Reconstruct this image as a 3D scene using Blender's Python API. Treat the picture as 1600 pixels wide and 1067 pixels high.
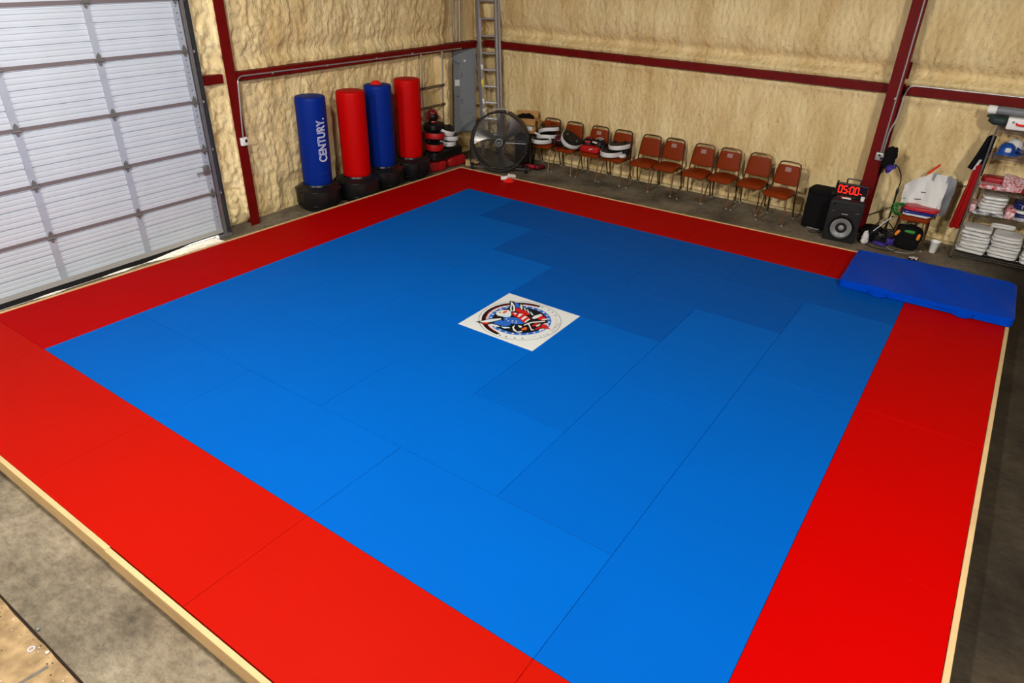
import bpy, bmesh, math, random
import numpy as np
from mathutils import Vector, Matrix, Euler

for _o in list(bpy.data.objects):
    bpy.data.objects.remove(_o, do_unlink=True)
S = bpy.context.scene
COL = S.collection
PI = math.pi

# ------------------------------------------------------------------ camera
cam_d = bpy.data.cameras.new('camera')
cam_d.sensor_fit = 'HORIZONTAL'
cam_d.sensor_width = 36.0
cam_d.lens = 36.0 * 1072.865 / 1600.0
cam_d.clip_end = 200
cam = bpy.data.objects.new('camera', cam_d)
COL.objects.link(cam)
def _cam(az, pitch, roll, loc):
    fwd = Vector((math.cos(az) * math.cos(pitch), math.sin(az) * math.cos(pitch), -math.sin(pitch)))
    right = Vector((math.sin(az), -math.cos(az), 0))
    up = right.cross(fwd)
    c, s = math.cos(roll), math.sin(roll)
    r2 = right * c + up * s
    u2 = up * c - right * s
    m = Matrix((r2, u2, -fwd)).transposed().to_4x4()
    m.translation = Vector(loc)
    cam.matrix_world = m
_cam(2.16914, 0.518956, 0.0270458, (4.32474, -6.25929, 3.80085))
S.camera = cam

# ------------------------------------------------------------------ world and lights
w = bpy.data.worlds.new('world'); S.world = w
w.use_nodes = True
w.node_tree.nodes['Background'].inputs[0].default_value = (0.80, 0.90, 1.0, 1)
w.node_tree.nodes['Background'].inputs[1].default_value = 4.0
sun_d = bpy.data.lights.new('sun', 'SUN'); sun_d.energy = 40.0; sun_d.angle = math.radians(0.6)
sun = bpy.data.objects.new('sun', sun_d); COL.objects.link(sun)
sun.rotation_euler = Vector((0.85, 0.20, -0.24)).to_track_quat('-Z', 'Y').to_euler()
def bay_or_fill(x, y, z, power, r=0.22, color=(1.0, 0.965, 0.91)):
    d = bpy.data.lights.new('bay_or_fill_light', 'SPOT'); d.spot_size = math.radians(176); d.spot_blend = 0.19      # reflector cut-off
    d.energy = power; d.shadow_soft_size = r; d.color = color
    o = bpy.data.objects.new('bay_or_fill_light', d); COL.objects.link(o); o.location = (x, y, z)
LAMP_P = 1250
bay_or_fill(0.2, -4.3, 5.3, LAMP_P * 0.92)
bay_or_fill(7.0, -4.0, 5.3, LAMP_P * 1.35)
bay_or_fill(0.2, -9.6, 5.3, LAMP_P * 1.25)  # unseen fill lamp behind the camera, added to brighten the walls
bay_or_fill(7.0, -10.8, 5.3, LAMP_P * 0.25)  # weaker fill lamp, also added out of view at the rear

vs = S.view_settings
vs.view_transform = 'Standard'
try: vs.look = 'None'
except Exception: pass
vs.exposure = 0.0
vs.gamma = 1.0
vs.use_curve_mapping = False

# ------------------------------------------------------------------ helpers
def lin(c):
    out = []
    for v in c:
        v = v / 255.0
        out.append(v / 12.92 if v <= 0.04045 else ((v + 0.055) / 1.055) ** 2.4)
    return tuple(out)

MATS = {}
def mat(name, rgb, rough=0.5, spec=0.5, metal=0.0, var=0.0, vscale=6.0, bump=0.0, bscale=40.0, stretch=(1, 1, 1), emit=0.0, coat=0.0, alpha=1.0, trans=0.0, rgb2=None, detail=4.0):
    if name in MATS: return MATS[name]
    m = bpy.data.materials.new(name); m.use_nodes = True
    nt = m.node_tree; b = nt.nodes['Principled BSDF']
    c = lin(rgb)
    b.inputs['Base Color'].default_value = (*c, 1)
    b.inputs['Roughness'].default_value = rough
    b.inputs['Specular IOR Level'].default_value = spec
    b.inputs['Metallic'].default_value = metal
    b.inputs['Coat Weight'].default_value = coat
    b.inputs['Coat Roughness'].default_value = 0.15
    if alpha < 1: b.inputs['Alpha'].default_value = alpha
    if trans > 0: b.inputs['Transmission Weight'].default_value = trans
    if emit > 0:
        b.inputs['Emission Color'].default_value = (*c, 1)
        b.inputs['Emission Strength'].default_value = emit
    if var > 0 or bump > 0:
        tc = nt.nodes.new('ShaderNodeTexCoord'); mp = nt.nodes.new('ShaderNodeMapping')
        nt.links.new(tc.outputs['Object'], mp.inputs['Vector'])
        mp.inputs['Scale'].default_value = stretch
    if var > 0:
        n = nt.nodes.new('ShaderNodeTexNoise'); n.inputs['Scale'].default_value = vscale; n.inputs['Detail'].default_value = detail
        nt.links.new(mp.outputs[0], n.inputs['Vector'])
        r = nt.nodes.new('ShaderNodeValToRGB')
        r.color_ramp.elements[0].position = 0.3; r.color_ramp.elements[1].position = 0.7
        c2 = lin(rgb2) if rgb2 else tuple(x * (1 - var) for x in c)
        r.color_ramp.elements[0].color = (*c2, 1)
        r.color_ramp.elements[1].color = (*[min(1, x * (1 + var * 0.35)) for x in c], 1)
        nt.links.new(n.outputs['Fac'], r.inputs[0]); nt.links.new(r.outputs[0], b.inputs['Base Color'])
    if bump > 0:
        n2 = nt.nodes.new('ShaderNodeTexNoise'); n2.inputs['Scale'].default_value = bscale; n2.inputs['Detail'].default_value = 6
        nt.links.new(mp.outputs[0], n2.inputs['Vector'])
        bp = nt.nodes.new('ShaderNodeBump'); bp.inputs['Strength'].default_value = bump; bp.inputs['Distance'].default_value = 0.01
        nt.links.new(n2.outputs['Fac'], bp.inputs['Height']); nt.links.new(bp.outputs[0], b.inputs['Normal'])
    MATS[name] = m
    return m

class MB:
    """collects shapes; build() links them as one mesh object"""
    def __init__(s): s.v = []; s.f = []
    def add(s, v, f):
        o = len(s.v); s.v += [tuple(p) for p in v]; s.f += [tuple(i + o for i in q) for q in f]; return s
    def xadd(s, v, f, M): return s.add([M @ Vector(p) for p in v], f)
    def box(s, c, d, rot=None, M=None):
        x, y, z = d[0] / 2, d[1] / 2, d[2] / 2
        v = [(-x, -y, -z), (x, -y, -z), (x, y, -z), (-x, y, -z), (-x, -y, z), (x, -y, z), (x, y, z), (-x, y, z)]
        f = [(0, 3, 2, 1), (4, 5, 6, 7), (0, 1, 5, 4), (1, 2, 6, 5), (2, 3, 7, 6), (3, 0, 4, 7)]
        T = Matrix.Translation(c) @ (Euler(rot).to_matrix().to_4x4() if rot else Matrix())
        if M: T = M @ T
        return s.xadd(v, f, T)
    def rbox(s, c, d, r=0.01, seg=2, rot=None, M=None):
        bm = bmesh.new(); bmesh.ops.create_cube(bm, size=1)
        for q in bm.verts: q.co = Vector((q.co.x * d[0], q.co.y * d[1], q.co.z * d[2]))
        r = min(r, min(d) * 0.49)
        bmesh.ops.bevel(bm, geom=bm.edges[:], offset=r, segments=seg, affect='EDGES', profile=0.5)
        T = Matrix.Translation(c) @ (Euler(rot).to_matrix().to_4x4() if rot else Matrix())
        if M: T = M @ T
        bm.verts.index_update()
        s.xadd([q.co for q in bm.verts], [[q.index for q in f.verts] for f in bm.faces], T); bm.free(); return s
    def tube(s, pts, r, n=8, closed=False, caps=True):
        P = [Vector(p) for p in pts]; m = len(P)
        rr = r if isinstance(r, (list, tuple)) else [r] * m
        tang = []
        for i in range(m):
            a = P[(i - 1) % m] if (closed or i > 0) else P[0]
            b = P[(i + 1) % m] if (closed or i < m - 1) else P[-1]
            t = (b - a); tang.append(t.normalized() if t.length > 1e-9 else Vector((0, 0, 1)))
        t0 = tang[0]; u = t0.orthogonal().normalized()
        rings = []
        for i in range(m):
            t = tang[i]; u = (u - t * u.dot(t))
            u = u.normalized() if u.length > 1e-6 else t.orthogonal().normalized()
            w_ = t.cross(u)
            rings.append([P[i] + (u * math.cos(k * 2 * PI / n) + w_ * math.sin(k * 2 * PI / n)) * rr[i] for k in range(n)])
        v = [p for q in rings for p in q]; f = []
        for i in range(m if closed else m - 1):
            a, b = i * n, ((i + 1) % m) * n
            for k in range(n): f.append((a + k, a + (k + 1) % n, b + (k + 1) % n, b + k))
        if caps and not closed:
            f.append(tuple(reversed(range(n)))); f.append(tuple(range((m - 1) * n, m * n)))
        return s.add(v, f)
    def lathe(s, prof, n=24, M=None, cap0=True, cap1=True, ang=None):
        v = []; f = []; m = len(prof)
        for r, z in prof:
            for k in range(n):
                a = 2 * PI * k / n
                q = r if ang is None else r * ang(a)
                v.append((q * math.cos(a), q * math.sin(a), z))
        for i in range(m - 1):
            for k in range(n):
                f.append((i * n + k, i * n + (k + 1) % n, (i + 1) * n + (k + 1) % n, (i + 1) * n + k))
        if cap0: f.append(tuple(reversed(range(n))))
        if cap1: f.append(tuple(range((m - 1) * n, m * n)))
        return s.xadd(v, f, M if M else Matrix())
    def prism(s, poly, z0, z1, M=None):
        n = len(poly)
        ar = sum(poly[i][0] * poly[(i + 1) % n][1] - poly[(i + 1) % n][0] * poly[i][1] for i in range(n))
        if ar < 0: poly = poly[::-1]
        v = [(p[0], p[1], z0) for p in poly] + [(p[0], p[1], z1) for p in poly]
        f = [tuple(reversed(range(n))), tuple(range(n, 2 * n))] + [(i, (i + 1) % n, n + (i + 1) % n, n + i) for i in range(n)]
        return s.xadd(v, f, M if M else Matrix())
    def soft(s, c, d, n=8, e=0.45, amp=0.0, freq=6.0, seed=0, rot=None, M=None, taper=0.0, fn=None):
        """a soft, rounded block (folded cloth, pads, bags): a cube grid pulled to a superellipsoid, wrinkled by noise"""
        rnd = random.Random(seed); ox, oy, oz = rnd.uniform(0, 50), rnd.uniform(0, 50), rnd.uniform(0, 50)
        bm = bmesh.new(); bmesh.ops.create_cube(bm, size=2)
        bmesh.ops.subdivide_edges(bm, edges=bm.edges[:], cuts=n, use_grid_fill=True)
        from mathutils import noise as mn
        T = Matrix.Translation(c) @ (Euler(rot).to_matrix().to_4x4() if rot else Matrix())
        if M: T = M @ T
        bm.verts.index_update(); vs_ = []
        for q in bm.verts:
            p = q.co.copy(); L = max(abs(p.x), abs(p.y), abs(p.z))
            k = 2.0 / e
            nn = (abs(p.x) ** k + abs(p.y) ** k + abs(p.z) ** k) ** (1 / k)
            p = p * (L / nn)
            if amp:
                h = mn.noise(Vector((p.x * d[0] * freq + ox, p.y * d[1] * freq + oy, p.z * d[2] * freq + oz)))
                p = p * (1 + amp * h)
            if taper: 
                t = 1 - taper * (p.z + 1) / 2
                p.x *= t; p.y *= t
            p = Vector((p.x * d[0] / 2, p.y * d[1] / 2, p.z * d[2] / 2))
            if fn: p = Vector(fn(p))
            vs_.append(p)
        s.xadd(vs_, [[q.index for q in f.verts] for f in bm.faces], T); bm.free(); return s
    def grid(s, nu, nv, fn, thick=0.0, M=None):
        """surface fn(u,v) -> point, with a real thickness"""
        P = [[Vector(fn(i / nu, j / nv)) for j in range(nv + 1)] for i in range(nu + 1)]
        v = []; f = []
        idx = lambda i, j: i * (nv + 1) + j
        for r in P: v += r
        f += [(idx(i, j), idx(i + 1, j), idx(i + 1, j + 1), idx(i, j + 1)) for i in range(nu) for j in range(nv)]
        if thick:
            N = len(v)
            for i in range(nu + 1):
                for j in range(nv + 1):
                    du = P[min(i + 1, nu)][j] - P[max(i - 1, 0)][j]; dv = P[i][min(j + 1, nv)] - P[i][max(j - 1, 0)]
                    nn = du.cross(dv); nn = nn.normalized() if nn.length > 1e-9 else Vector((0, 0, 1))
                    v.append(P[i][j] - nn * thick)
            f += [tuple(N + k for k in reversed(q)) for q in f[:]]
            ring = [idx(i, 0) for i in range(nu + 1)] + [idx(nu, j) for j in range(1, nv + 1)] + [idx(i, nv) for i in range(nu - 1, -1, -1)] + [idx(0, j) for j in range(nv - 1, 0, -1)]
            for a, b in zip(ring, ring[1:] + ring[:1]): f.append((b, a, a + N, b + N))
        return s.xadd(v, f, M if M else Matrix())
    def mesh(s, name, smooth=False, angle=40):
        me = bpy.data.meshes.new(name); me.from_pydata(s.v, [], s.f); me.update()
        if smooth:
            me.polygons.foreach_set('use_smooth', [True] * len(me.polygons))
            try: me.set_sharp_from_angle(angle=math.radians(angle))
            except Exception: pass
        return me
    def build(s, name, material, parent=None, smooth=False, angle=40, loc=None, rot=None):
        me = s.mesh(name, smooth, angle); me.materials.append(material)
        o = bpy.data.objects.new(name, me); COL.objects.link(o)
        if parent: o.parent = parent
        if loc: o.location = loc
        if rot: o.rotation_euler = rot
        return o

def thing(name, label, cat, loc=(0, 0, 0), rz=0.0, group=None, kind=None, rot=None):
    o = bpy.data.objects.new(name, None); COL.objects.link(o)
    o.empty_display_size = 0.1
    o.location = loc; o.rotation_euler = rot if rot else (0, 0, rz)
    return tag(o, label, cat, group, kind)
def tag(o, label=None, cat=None, group=None, kind=None):
    if label: o['label'] = label
    if cat: o['category'] = cat
    if group: o['group'] = group
    if kind: o['kind'] = kind
    return o
def dup(root, loc=None, rz=None, label=None, group=None):
    def cp(o, par):
        c = o.copy(); COL.objects.link(c)
        c.parent = par
        for ch in o.children: cp(ch, c)
        return c
    r = cp(root, None)
    if loc is not None: r.location = loc
    if rz is not None: r.rotation_euler = (0, 0, rz)
    if label: r['label'] = label
    if group: r['group'] = group
    return r
def RZ(a): return Matrix.Rotation(a, 4, 'Z')
def TR(x, y, z): return Matrix.Translation((x, y, z))
def text_mesh(body, size, offset=0.0, align='CENTER', resolution=4):
    """outlines of the built-in font as flat polygons: (verts, faces)"""
    cu = bpy.data.curves.new('txt', 'FONT'); cu.body = body; cu.size = size; cu.align_x = align; cu.align_y = 'CENTER'
    cu.offset = offset; cu.resolution_u = resolution; cu.fill_mode = 'FRONT'
    o = bpy.data.objects.new('txt', cu); COL.objects.link(o)
    dg = bpy.context.evaluated_depsgraph_get()
    me = bpy.data.meshes.new_from_object(o.evaluated_get(dg))
    v = [tuple(q.co) for q in me.vertices]; f = [tuple(p.vertices) for p in me.polygons]
    bpy.data.objects.remove(o); bpy.data.curves.remove(cu); bpy.data.meshes.remove(me)
    return v, f

# vectorised value noise for the sprayed foam
_rt = np.random.RandomState(11).rand(256, 256)
def vn(x, y, seed=0):
    x = x + seed * 17.31; y = y + seed * 9.77
    xi = np.floor(x).astype(int); yi = np.floor(y).astype(int); fx = x - xi; fy = y - yi
    fx = fx * fx * (3 - 2 * fx); fy = fy * fy * (3 - 2 * fy)
    g = lambda a, b: _rt[a % 256, b % 256]
    return (g(xi, yi) * (1 - fx) + g(xi + 1, yi) * fx) * (1 - fy) + (g(xi, yi + 1) * (1 - fx) + g(xi + 1, yi + 1) * fx) * fy
def fbm(x, y, seed=0, oct=4):
    s = 0; a = 0.5
    for k in range(oct): s = s + a * vn(x * 2 ** k, y * 2 ** k, seed + k); a *= 0.5
    return s
def cells(x, y, seed=0):
    """distance to the nearest jittered point: rounded lumps"""
    xi = np.floor(x).astype(int); yi = np.floor(y).astype(int); best = np.full(x.shape, 9.0)
    for dx in (-1, 0, 1):
        for dy in (-1, 0, 1):
            a = xi + dx; b = yi + dy
            px = a + _rt[(a * 7 + seed) % 256, (b * 13 + 5) % 256]; py = b + _rt[(a * 11 + 3) % 256, (b * 5 + seed) % 256]
            best = np.minimum(best, (x - px) ** 2 + (y - py) ** 2)
    return np.sqrt(best)

# ------------------------------------------------------------------ materials of the shell
def foam_material():
    m = bpy.data.materials.new('sprayed_foam'); m.use_nodes = True; nt = m.node_tree; b = nt.nodes['Principled BSDF']
    b.inputs['Roughness'].default_value = 0.75; b.inputs['Specular IOR Level'].default_value = 0.15
    tc = nt.nodes.new('ShaderNodeTexCoord'); mp = nt.nodes.new('ShaderNodeMapping'); mp.inputs['Scale'].default_value = (1, 1, 0.35)
    nt.links.new(tc.outputs['Object'], mp.inputs['Vector'])
    n = nt.nodes.new('ShaderNodeTexNoise'); n.inputs['Scale'].default_value = 2.2; n.inputs['Detail'].default_value = 5
    nt.links.new(mp.outputs[0], n.inputs['Vector'])
    r = nt.nodes.new('ShaderNodeValToRGB'); r.color_ramp.elements[0].position = 0.3; r.color_ramp.elements[1].position = 0.72
    r.color_ramp.elements[0].color = (*lin((208, 178, 122)), 1); r.color_ramp.elements[1].color = (*lin((238, 216, 164)), 1)
    nt.links.new(n.outputs['Fac'], r.inputs[0]); nt.links.new(r.outputs[0], b.inputs['Base Color'])
    mp2 = nt.nodes.new('ShaderNodeMapping'); mp2.inputs['Scale'].default_value = (1, 1, 0.6)
    nt.links.new(tc.outputs['Object'], mp2.inputs['Vector'])
    n2 = nt.nodes.new('ShaderNodeTexNoise'); n2.inputs['Scale'].default_value = 38; n2.inputs['Detail'].default_value = 6; n2.inputs['Roughness'].default_value = 0.6
    nt.links.new(mp2.outputs[0], n2.inputs['Vector'])
    bp = nt.nodes.new('ShaderNodeBump'); bp.inputs['Strength'].default_value = 0.9; bp.inputs['Distance'].default_value = 0.02
    nt.links.new(n2.outputs['Fac'], bp.inputs['Height'])
    vo = nt.nodes.new('ShaderNodeTexVoronoi'); vo.feature = 'SMOOTH_F1'; vo.inputs['Scale'].default_value = 15; vo.inputs['Smoothness'].default_value = 0.35
    wv = nt.nodes.new('ShaderNodeMix'); wv.data_type = 'VECTOR'; wv.inputs[0].default_value = 0.08
    nt.links.new(mp2.outputs[0], wv.inputs[4]); nt.links.new(n2.outputs['Color'], wv.inputs[5]); nt.links.new(wv.outputs[1], vo.inputs['Vector'])
    bp2 = nt.nodes.new('ShaderNodeBump'); bp2.inputs['Strength'].default_value = 0.45; bp2.inputs['Distance'].default_value = 0.03; bp2.invert = True
    nt.links.new(vo.outputs['Distance'], bp2.inputs['Height']); nt.links.new(bp.outputs[0], bp2.inputs['Normal']); nt.links.new(bp2.outputs[0], b.inputs['Normal'])
    return m
FOAM = foam_material()

def concrete_material():
    m = bpy.data.materials.new('old_concrete'); m.use_nodes = True; nt = m.node_tree; b = nt.nodes['Principled BSDF']
    b.inputs['Roughness'].default_value = 0.8; b.inputs['Specular IOR Level'].default_value = 0.25
    tc = nt.nodes.new('ShaderNodeTexCoord')
    def noise(sc, det, rough=0.55, stretch=(1, 1, 1)):
        mp = nt.nodes.new('ShaderNodeMapping'); mp.inputs['Scale'].default_value = stretch
        nt.links.new(tc.outputs['Object'], mp.inputs['Vector'])
        n = nt.nodes.new('ShaderNodeTexNoise'); n.inputs['Scale'].default_value = sc; n.inputs['Detail'].default_value = det; n.inputs['Roughness'].default_value = rough
        nt.links.new(mp.outputs[0], n.inputs['Vector']); return n.outputs['Fac']
    def ramp(src, p0, p1, c0, c1):
        r = nt.nodes.new('ShaderNodeValToRGB'); r.color_ramp.elements[0].position = p0; r.color_ramp.elements[1].position = p1
        r.color_ramp.elements[0].color = (*c0, 1); r.color_ramp.elements[1].color = (*c1, 1)
        nt.links.new(src, r.inputs[0]); return r.outputs[0]
    def mix(a, bb, f, kind='MULTIPLY'):
        x = nt.nodes.new('ShaderNodeMix'); x.data_type = 'RGBA'; x.blend_type = kind; x.inputs[0].default_value = f
        nt.links.new(a, x.inputs[6]); nt.links.new(bb, x.inputs[7]); return x.outputs[2]
    base = ramp(noise(1.6, 6, 0.6), 0.32, 0.68, lin((84, 75, 61)), lin((144, 132, 111)))
    fine = ramp(noise(11, 9, 0.78, (1, 1.7, 1)), 0.34, 0.60, (0.50, 0.48, 0.46), (1.12, 1.12, 1.12))
    brown = ramp(noise(0.9, 4), 0.5, 0.7, (1, 1, 1), (0.80, 0.70, 0.58))
    pits = ramp(noise(26, 4, 0.85), 0.33, 0.40, (0.22, 0.20, 0.18), (1, 1, 1))
    c = mix(mix(mix(base, fine, 0.9), brown, 0.7), pits, 0.7)
    # the slab darkens to nearly black brown towards and past the mat's right edge
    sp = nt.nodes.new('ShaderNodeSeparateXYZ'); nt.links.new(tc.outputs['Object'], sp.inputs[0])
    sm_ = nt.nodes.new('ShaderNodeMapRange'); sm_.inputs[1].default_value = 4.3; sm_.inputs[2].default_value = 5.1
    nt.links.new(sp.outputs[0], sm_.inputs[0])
    right_dark = ramp(sm_.outputs[0], 0.0, 1.0, (1, 1, 1), (0.15, 0.13, 0.105))
    c = mix(c, right_dark, 1.0)
    nt.links.new(c, b.inputs['Base Color'])
    bp = nt.nodes.new('ShaderNodeBump'); bp.inputs['Strength'].default_value = 0.35; bp.inputs['Distance'].default_value = 0.01
    nt.links.new(noise(22, 7, 0.65), bp.inputs['Height']); nt.links.new(bp.outputs[0], b.inputs['Normal'])
    return m
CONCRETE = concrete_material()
RED_STEEL = mat('red_oxide_steel', (104, 9, 6), 0.55, 0.12, var=0.25, vscale=5, bump=0.08, bscale=30)
GALV = mat('galvanised_steel', (150, 148, 150), 0.42, 0.5, metal=0.75, var=0.12, vscale=12)
EMT = mat('conduit_steel', (172, 166, 166), 0.4, 0.5, metal=0.6)
BLACK_PL = mat('black_plastic', (16, 16, 17), 0.42, 0.45)
BLACK_RUB = mat('black_rubber', (12, 12, 12), 0.6, 0.3)
BLACK_CLOTH = mat('black_cloth', (14, 13, 14), 0.9, 0.15, bump=0.2, bscale=60)
WHITE_PL = mat('white_plastic', (222, 220, 216), 0.4, 0.4)
PAPER = mat('paper_white', (226, 224, 218), 0.8, 0.2)

# ------------------------------------------------------------------ the room shell
MT = 0.14            # height of the mat surface above the slab
XL, YB = -4.90, 5.86  # foam faces of the left and back wall
XR, YF, ZC = 13.0, -15.0, 6.4

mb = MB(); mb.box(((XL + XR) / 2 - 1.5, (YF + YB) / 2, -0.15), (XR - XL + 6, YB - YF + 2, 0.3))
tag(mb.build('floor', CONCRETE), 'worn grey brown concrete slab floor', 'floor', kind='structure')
mb = MB(); mb.box(((XL + XR) / 2, (YF + YB) / 2, ZC + 0.1), (XR - XL + 1, YB - YF + 1, 0.2))
tag(mb.build('ceiling', mat('dark_roof', (92, 88, 80), 0.8, 0.2)), 'dark insulated roof', 'ceiling', kind='structure')  # roof colour kept dark to cut bounced light
PLAINW = mat('plain_foam', (120, 104, 76), 0.85, 0.15, bump=0.3, bscale=8)
mb = MB(); mb.box((XR + 0.1, (YF + YB) / 2, ZC / 2), (0.2, YB - YF + 1, ZC))
tag(mb.build('wall_right', PLAINW), 'tan foam wall out of view on the right', 'wall', kind='structure')
mb = MB(); mb.box(((XL + XR) / 2, YF - 0.1, ZC / 2), (XR - XL + 1, 0.2, ZC))
tag(mb.build('wall_front', PLAINW), 'tan foam wall behind the viewer', 'wall', kind='structure')

def foam_wall(name, label, s0, s1, place, depth_fn, ds=0.02, ztop=3.5):
    """place(s,d,z) puts a point at distance s along the wall, d metres out of it"""
    ns = int((s1 - s0) / ds) + 1
    sv = np.linspace(s0, s1, ns); zv = np.concatenate([np.arange(0, ztop, ds), np.linspace(ztop, ZC, 8)])
    SS, ZZ = np.meshgrid(sv, zv, indexing='ij')
    D = depth_fn(SS, ZZ)
    X, Y, Z = place(SS, D, ZZ)
    nv = len(zv)
    V = np.stack([X.ravel(), Y.ravel(), Z.ravel()], 1)
    i, j = np.meshgrid(np.arange(ns - 1), np.arange(nv - 1), indexing='ij')
    a = (i * nv + j).ravel(); F = np.stack([a, a + nv, a + nv + 1, a + 1], 1)
    me = bpy.data.meshes.new(name)
    me.vertices.add(len(V)); me.vertices.foreach_set('co', V.ravel().astype(np.float32))
    me.loops.add(F.size); me.loops.foreach_set('vertex_index', F.ravel().astype(np.int32))
    me.polygons.add(len(F)); me.polygons.foreach_set('loop_start', np.arange(0, F.size, 4, dtype=np.int32))
    me.polygons.foreach_set('loop_total', np.full(len(F), 4, dtype=np.int32))
    me.polygons.foreach_set('use_smooth', np.ones(len(F), dtype=bool))
    me.update(calc_edges=True); me.validate()
    me.materials.append(FOAM)
    o = bpy.data.objects.new(name, me); COL.objects.link(o)
    return tag(o, label, 'wall', kind='structure')

GZ = 2.14      # centre height of the wall girts
def girt_profile(z):
    d = 0.055 * np.exp(-((z - (GZ + 0.115)) / 0.05) ** 2)            # foam lip lying on the girt
    d = d - 0.07 * np.exp(-((z - (GZ + 0.26)) / 0.10) ** 2)            # hollow above it
    d = d + 0.09 * np.clip((z - (GZ + 0.24)) / 0.40, 0, 1)
    d = d + 0.03 * np.exp(-((z - (GZ - 0.12)) / 0.06) ** 2)
    return d
def left_depth(s, z):
    lump = np.clip(1 - cells(s * 11, z * 8, 3) * 1.3, 0, 1)
    lump2 = np.clip(1 - cells(s * 5 + 3, z * 3.2, 8) * 1.2, 0, 1)
    near = np.clip((1.2 - s) / 1.6, 0.25, 1)
    streak = fbm(s * 6 + 0.6 * fbm(s * 2, z * 2, 5), z * 1.0, 2, 3) - 0.45
    fine = fbm(s * 22, z * 14, 9, 3) - 0.45
    d = 0.050 * lump * near + 0.04 * lump2 * (0.4 + 0.6 * near) + 0.060 * streak + 0.038 * fine + 0.05 * (fbm(s * 1.4, z * 1.2, 4, 2) - 0.4)
    d = d + girt_profile(z) * 0.45
    for zc in (0.55,):                                                    # a horizontal crease left of the column
        d = d - 0.05 * np.exp(-((z - zc) / 0.02) ** 2) * (s < -0.27) * 0.8
    d = d + 0.20 * np.exp(-((s - 4.52) / 0.12) ** 4) * np.clip((2.02 - z) / 0.08, 0, 1)                      # foam wrapped corner post
    d = d + 0.16 * np.clip((s - 5.45) / 0.4, 0, 1)
    d = d + 0.10 * np.exp(-((s + 0.17) / 0.14) ** 2)                      # foam drawn up to the column
    k = np.clip((s - 4.66) / 0.1, 0, 1); d = d * (1 - 0.9 * k) - 0.14 * k       # recess behind the breaker panel
    b = np.clip((s - 0.45) / 0.15, 0, 1) * np.clip((3.75 - s) / 0.15, 0, 1)
    d = d * (1 - b * np.clip((0.62 - z) / 0.2, 0, 1)) - 0.05 * b * np.clip((0.62 - z) / 0.2, 0, 1)
    d = d * np.clip(0.25 + z / 0.25, 0, 1) - 0.03 * np.clip(1 - z / 0.1, 0, 1)
    return d
def back_depth(s, z):
    streak = fbm(s * 5 + 0.5 * fbm(s * 3, z * 1.5, 6), z * 0.7, 12, 3) - 0.45
    streak2 = fbm(s * 13, z * 1.1, 14, 2) - 0.4
    fine = fbm(s * 24, z * 18, 19, 3) - 0.45
    up = np.clip((z - GZ) / 0.3, 0, 1)
    d = (0.06 + 0.05 * up) * streak + 0.032 * streak2 + 0.030 * fine + 0.05 * (fbm(s * 1.1, z * 0.9, 21, 2) - 0.4)
    d = d + girt_profile(z) + 0.035 * np.exp(-((s - 2.88) / 0.3) ** 2)
    d = d + 0.06 * np.exp(-((s - 3.30) / 0.10) ** 2) * (0.6 + 0.8 * (fbm(s * 5, z * 3, 33, 2) - 0.4))
    d = d * np.clip(0.3 + z / 0.25, 0, 1)
    return d
foam_wall('wall_left', 'lumpy tan sprayed foam wall beside the white sectional door', -0.78, YB + 0.02,
          lambda s, d, z: (XL + d, s, z), left_depth)
foam_wall('wall_back', 'tan sprayed foam wall with vertical drips behind the chairs', XL - 0.42, XR,
          lambda s, d, z: (s, YB - d, z), back_depth, ds=0.022)
# wall above and beyond the big door
mb = MB(); mb.box((XL - 0.1, -10.6, ZC / 2), (0.5, 8.8, ZC)); mb.box((XL - 0.1, -3.8, 5.05), (0.5, 6.6, 2.72))
mb.box((XL - 0.35, 2.6, ZC / 2), (0.2, 6.9, ZC)); mb.box((XL - 0.15, -0.84, ZC / 2), (0.60, 0.15, ZC)); 
tag(mb.build('wall_left_outer', PLAINW), 'tan foam wall over and beyond the sectional door', 'wall', kind='structure')
# pale strip where the foam meets the slab
mb = MB()
for k in range(60):
    a = XL + 0.3 + k * 0.2
    mb.box((a + 0.1, YB - 0.03 + 0.008 * math.sin(k * 1.7), 0.02), (0.205, 0.05 + 0.012 * math.sin(k * 2.9), 0.04))
tag(mb.build('baseboard_back', mat('pale_sill', (196, 176, 132), 0.85, 0.15, var=0.2, vscale=9)), 'pale foam crusted sill along the foot of the back wall', 'sill', kind='structure')

# steel frame: columns and girts
def h_column(name, label, x, y, ax, zt=ZC, w_=0.16, dp=0.24):
    """ax 'x': faces +x (left wall); 'y': faces -y (back wall)"""
    t = thing(name, label, 'column', (x, y, 0), 0 if ax == 'y' else PI / 2)
    MB().box((0, 0.006, zt / 2), (w_, 0.012, zt)).build('front_flange', RED_STEEL, t)
    MB().box((0, dp / 2 + 0.006, zt / 2), (0.012, dp - 0.012, zt)).build('web', RED_STEEL, t)
    MB().box((0, dp + 0.006, zt / 2), (w_, 0.012, zt)).build('rear_flange', RED_STEEL, t)
    return t
h_column('steel_column', 'red steel wall column between the sectional door and the blue bags', -4.68, -0.18, 'x', w_=0.155)
h_column('steel_column', 'dark red steel column behind the speakers and digital clock', 2.90, 5.48, 'y', w_=0.19, dp=0.32)
_tn = [0]
def girt(label, a, b, axis):
    mb = MB()
    if axis == 'y': mb.box((-4.765, (a + b) / 2, GZ), (0.05, b - a, 0.115)); mb.box((-4.86, (a + b) / 2, GZ + 0.05), (0.18, b - a, 0.012))
    else: mb.box(((a + b) / 2, 5.735, GZ), (b - a, 0.05, 0.115)); mb.box(((a + b) / 2, 5.83, GZ + 0.05), (b - a, 0.18, 0.012))
    _tn[0] += 1
    return tag(mb.build('steel_girt_%d' % _tn[0], RED_STEEL), label, 'beam', kind='structure')  # each of these is a steel wall girt
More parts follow.
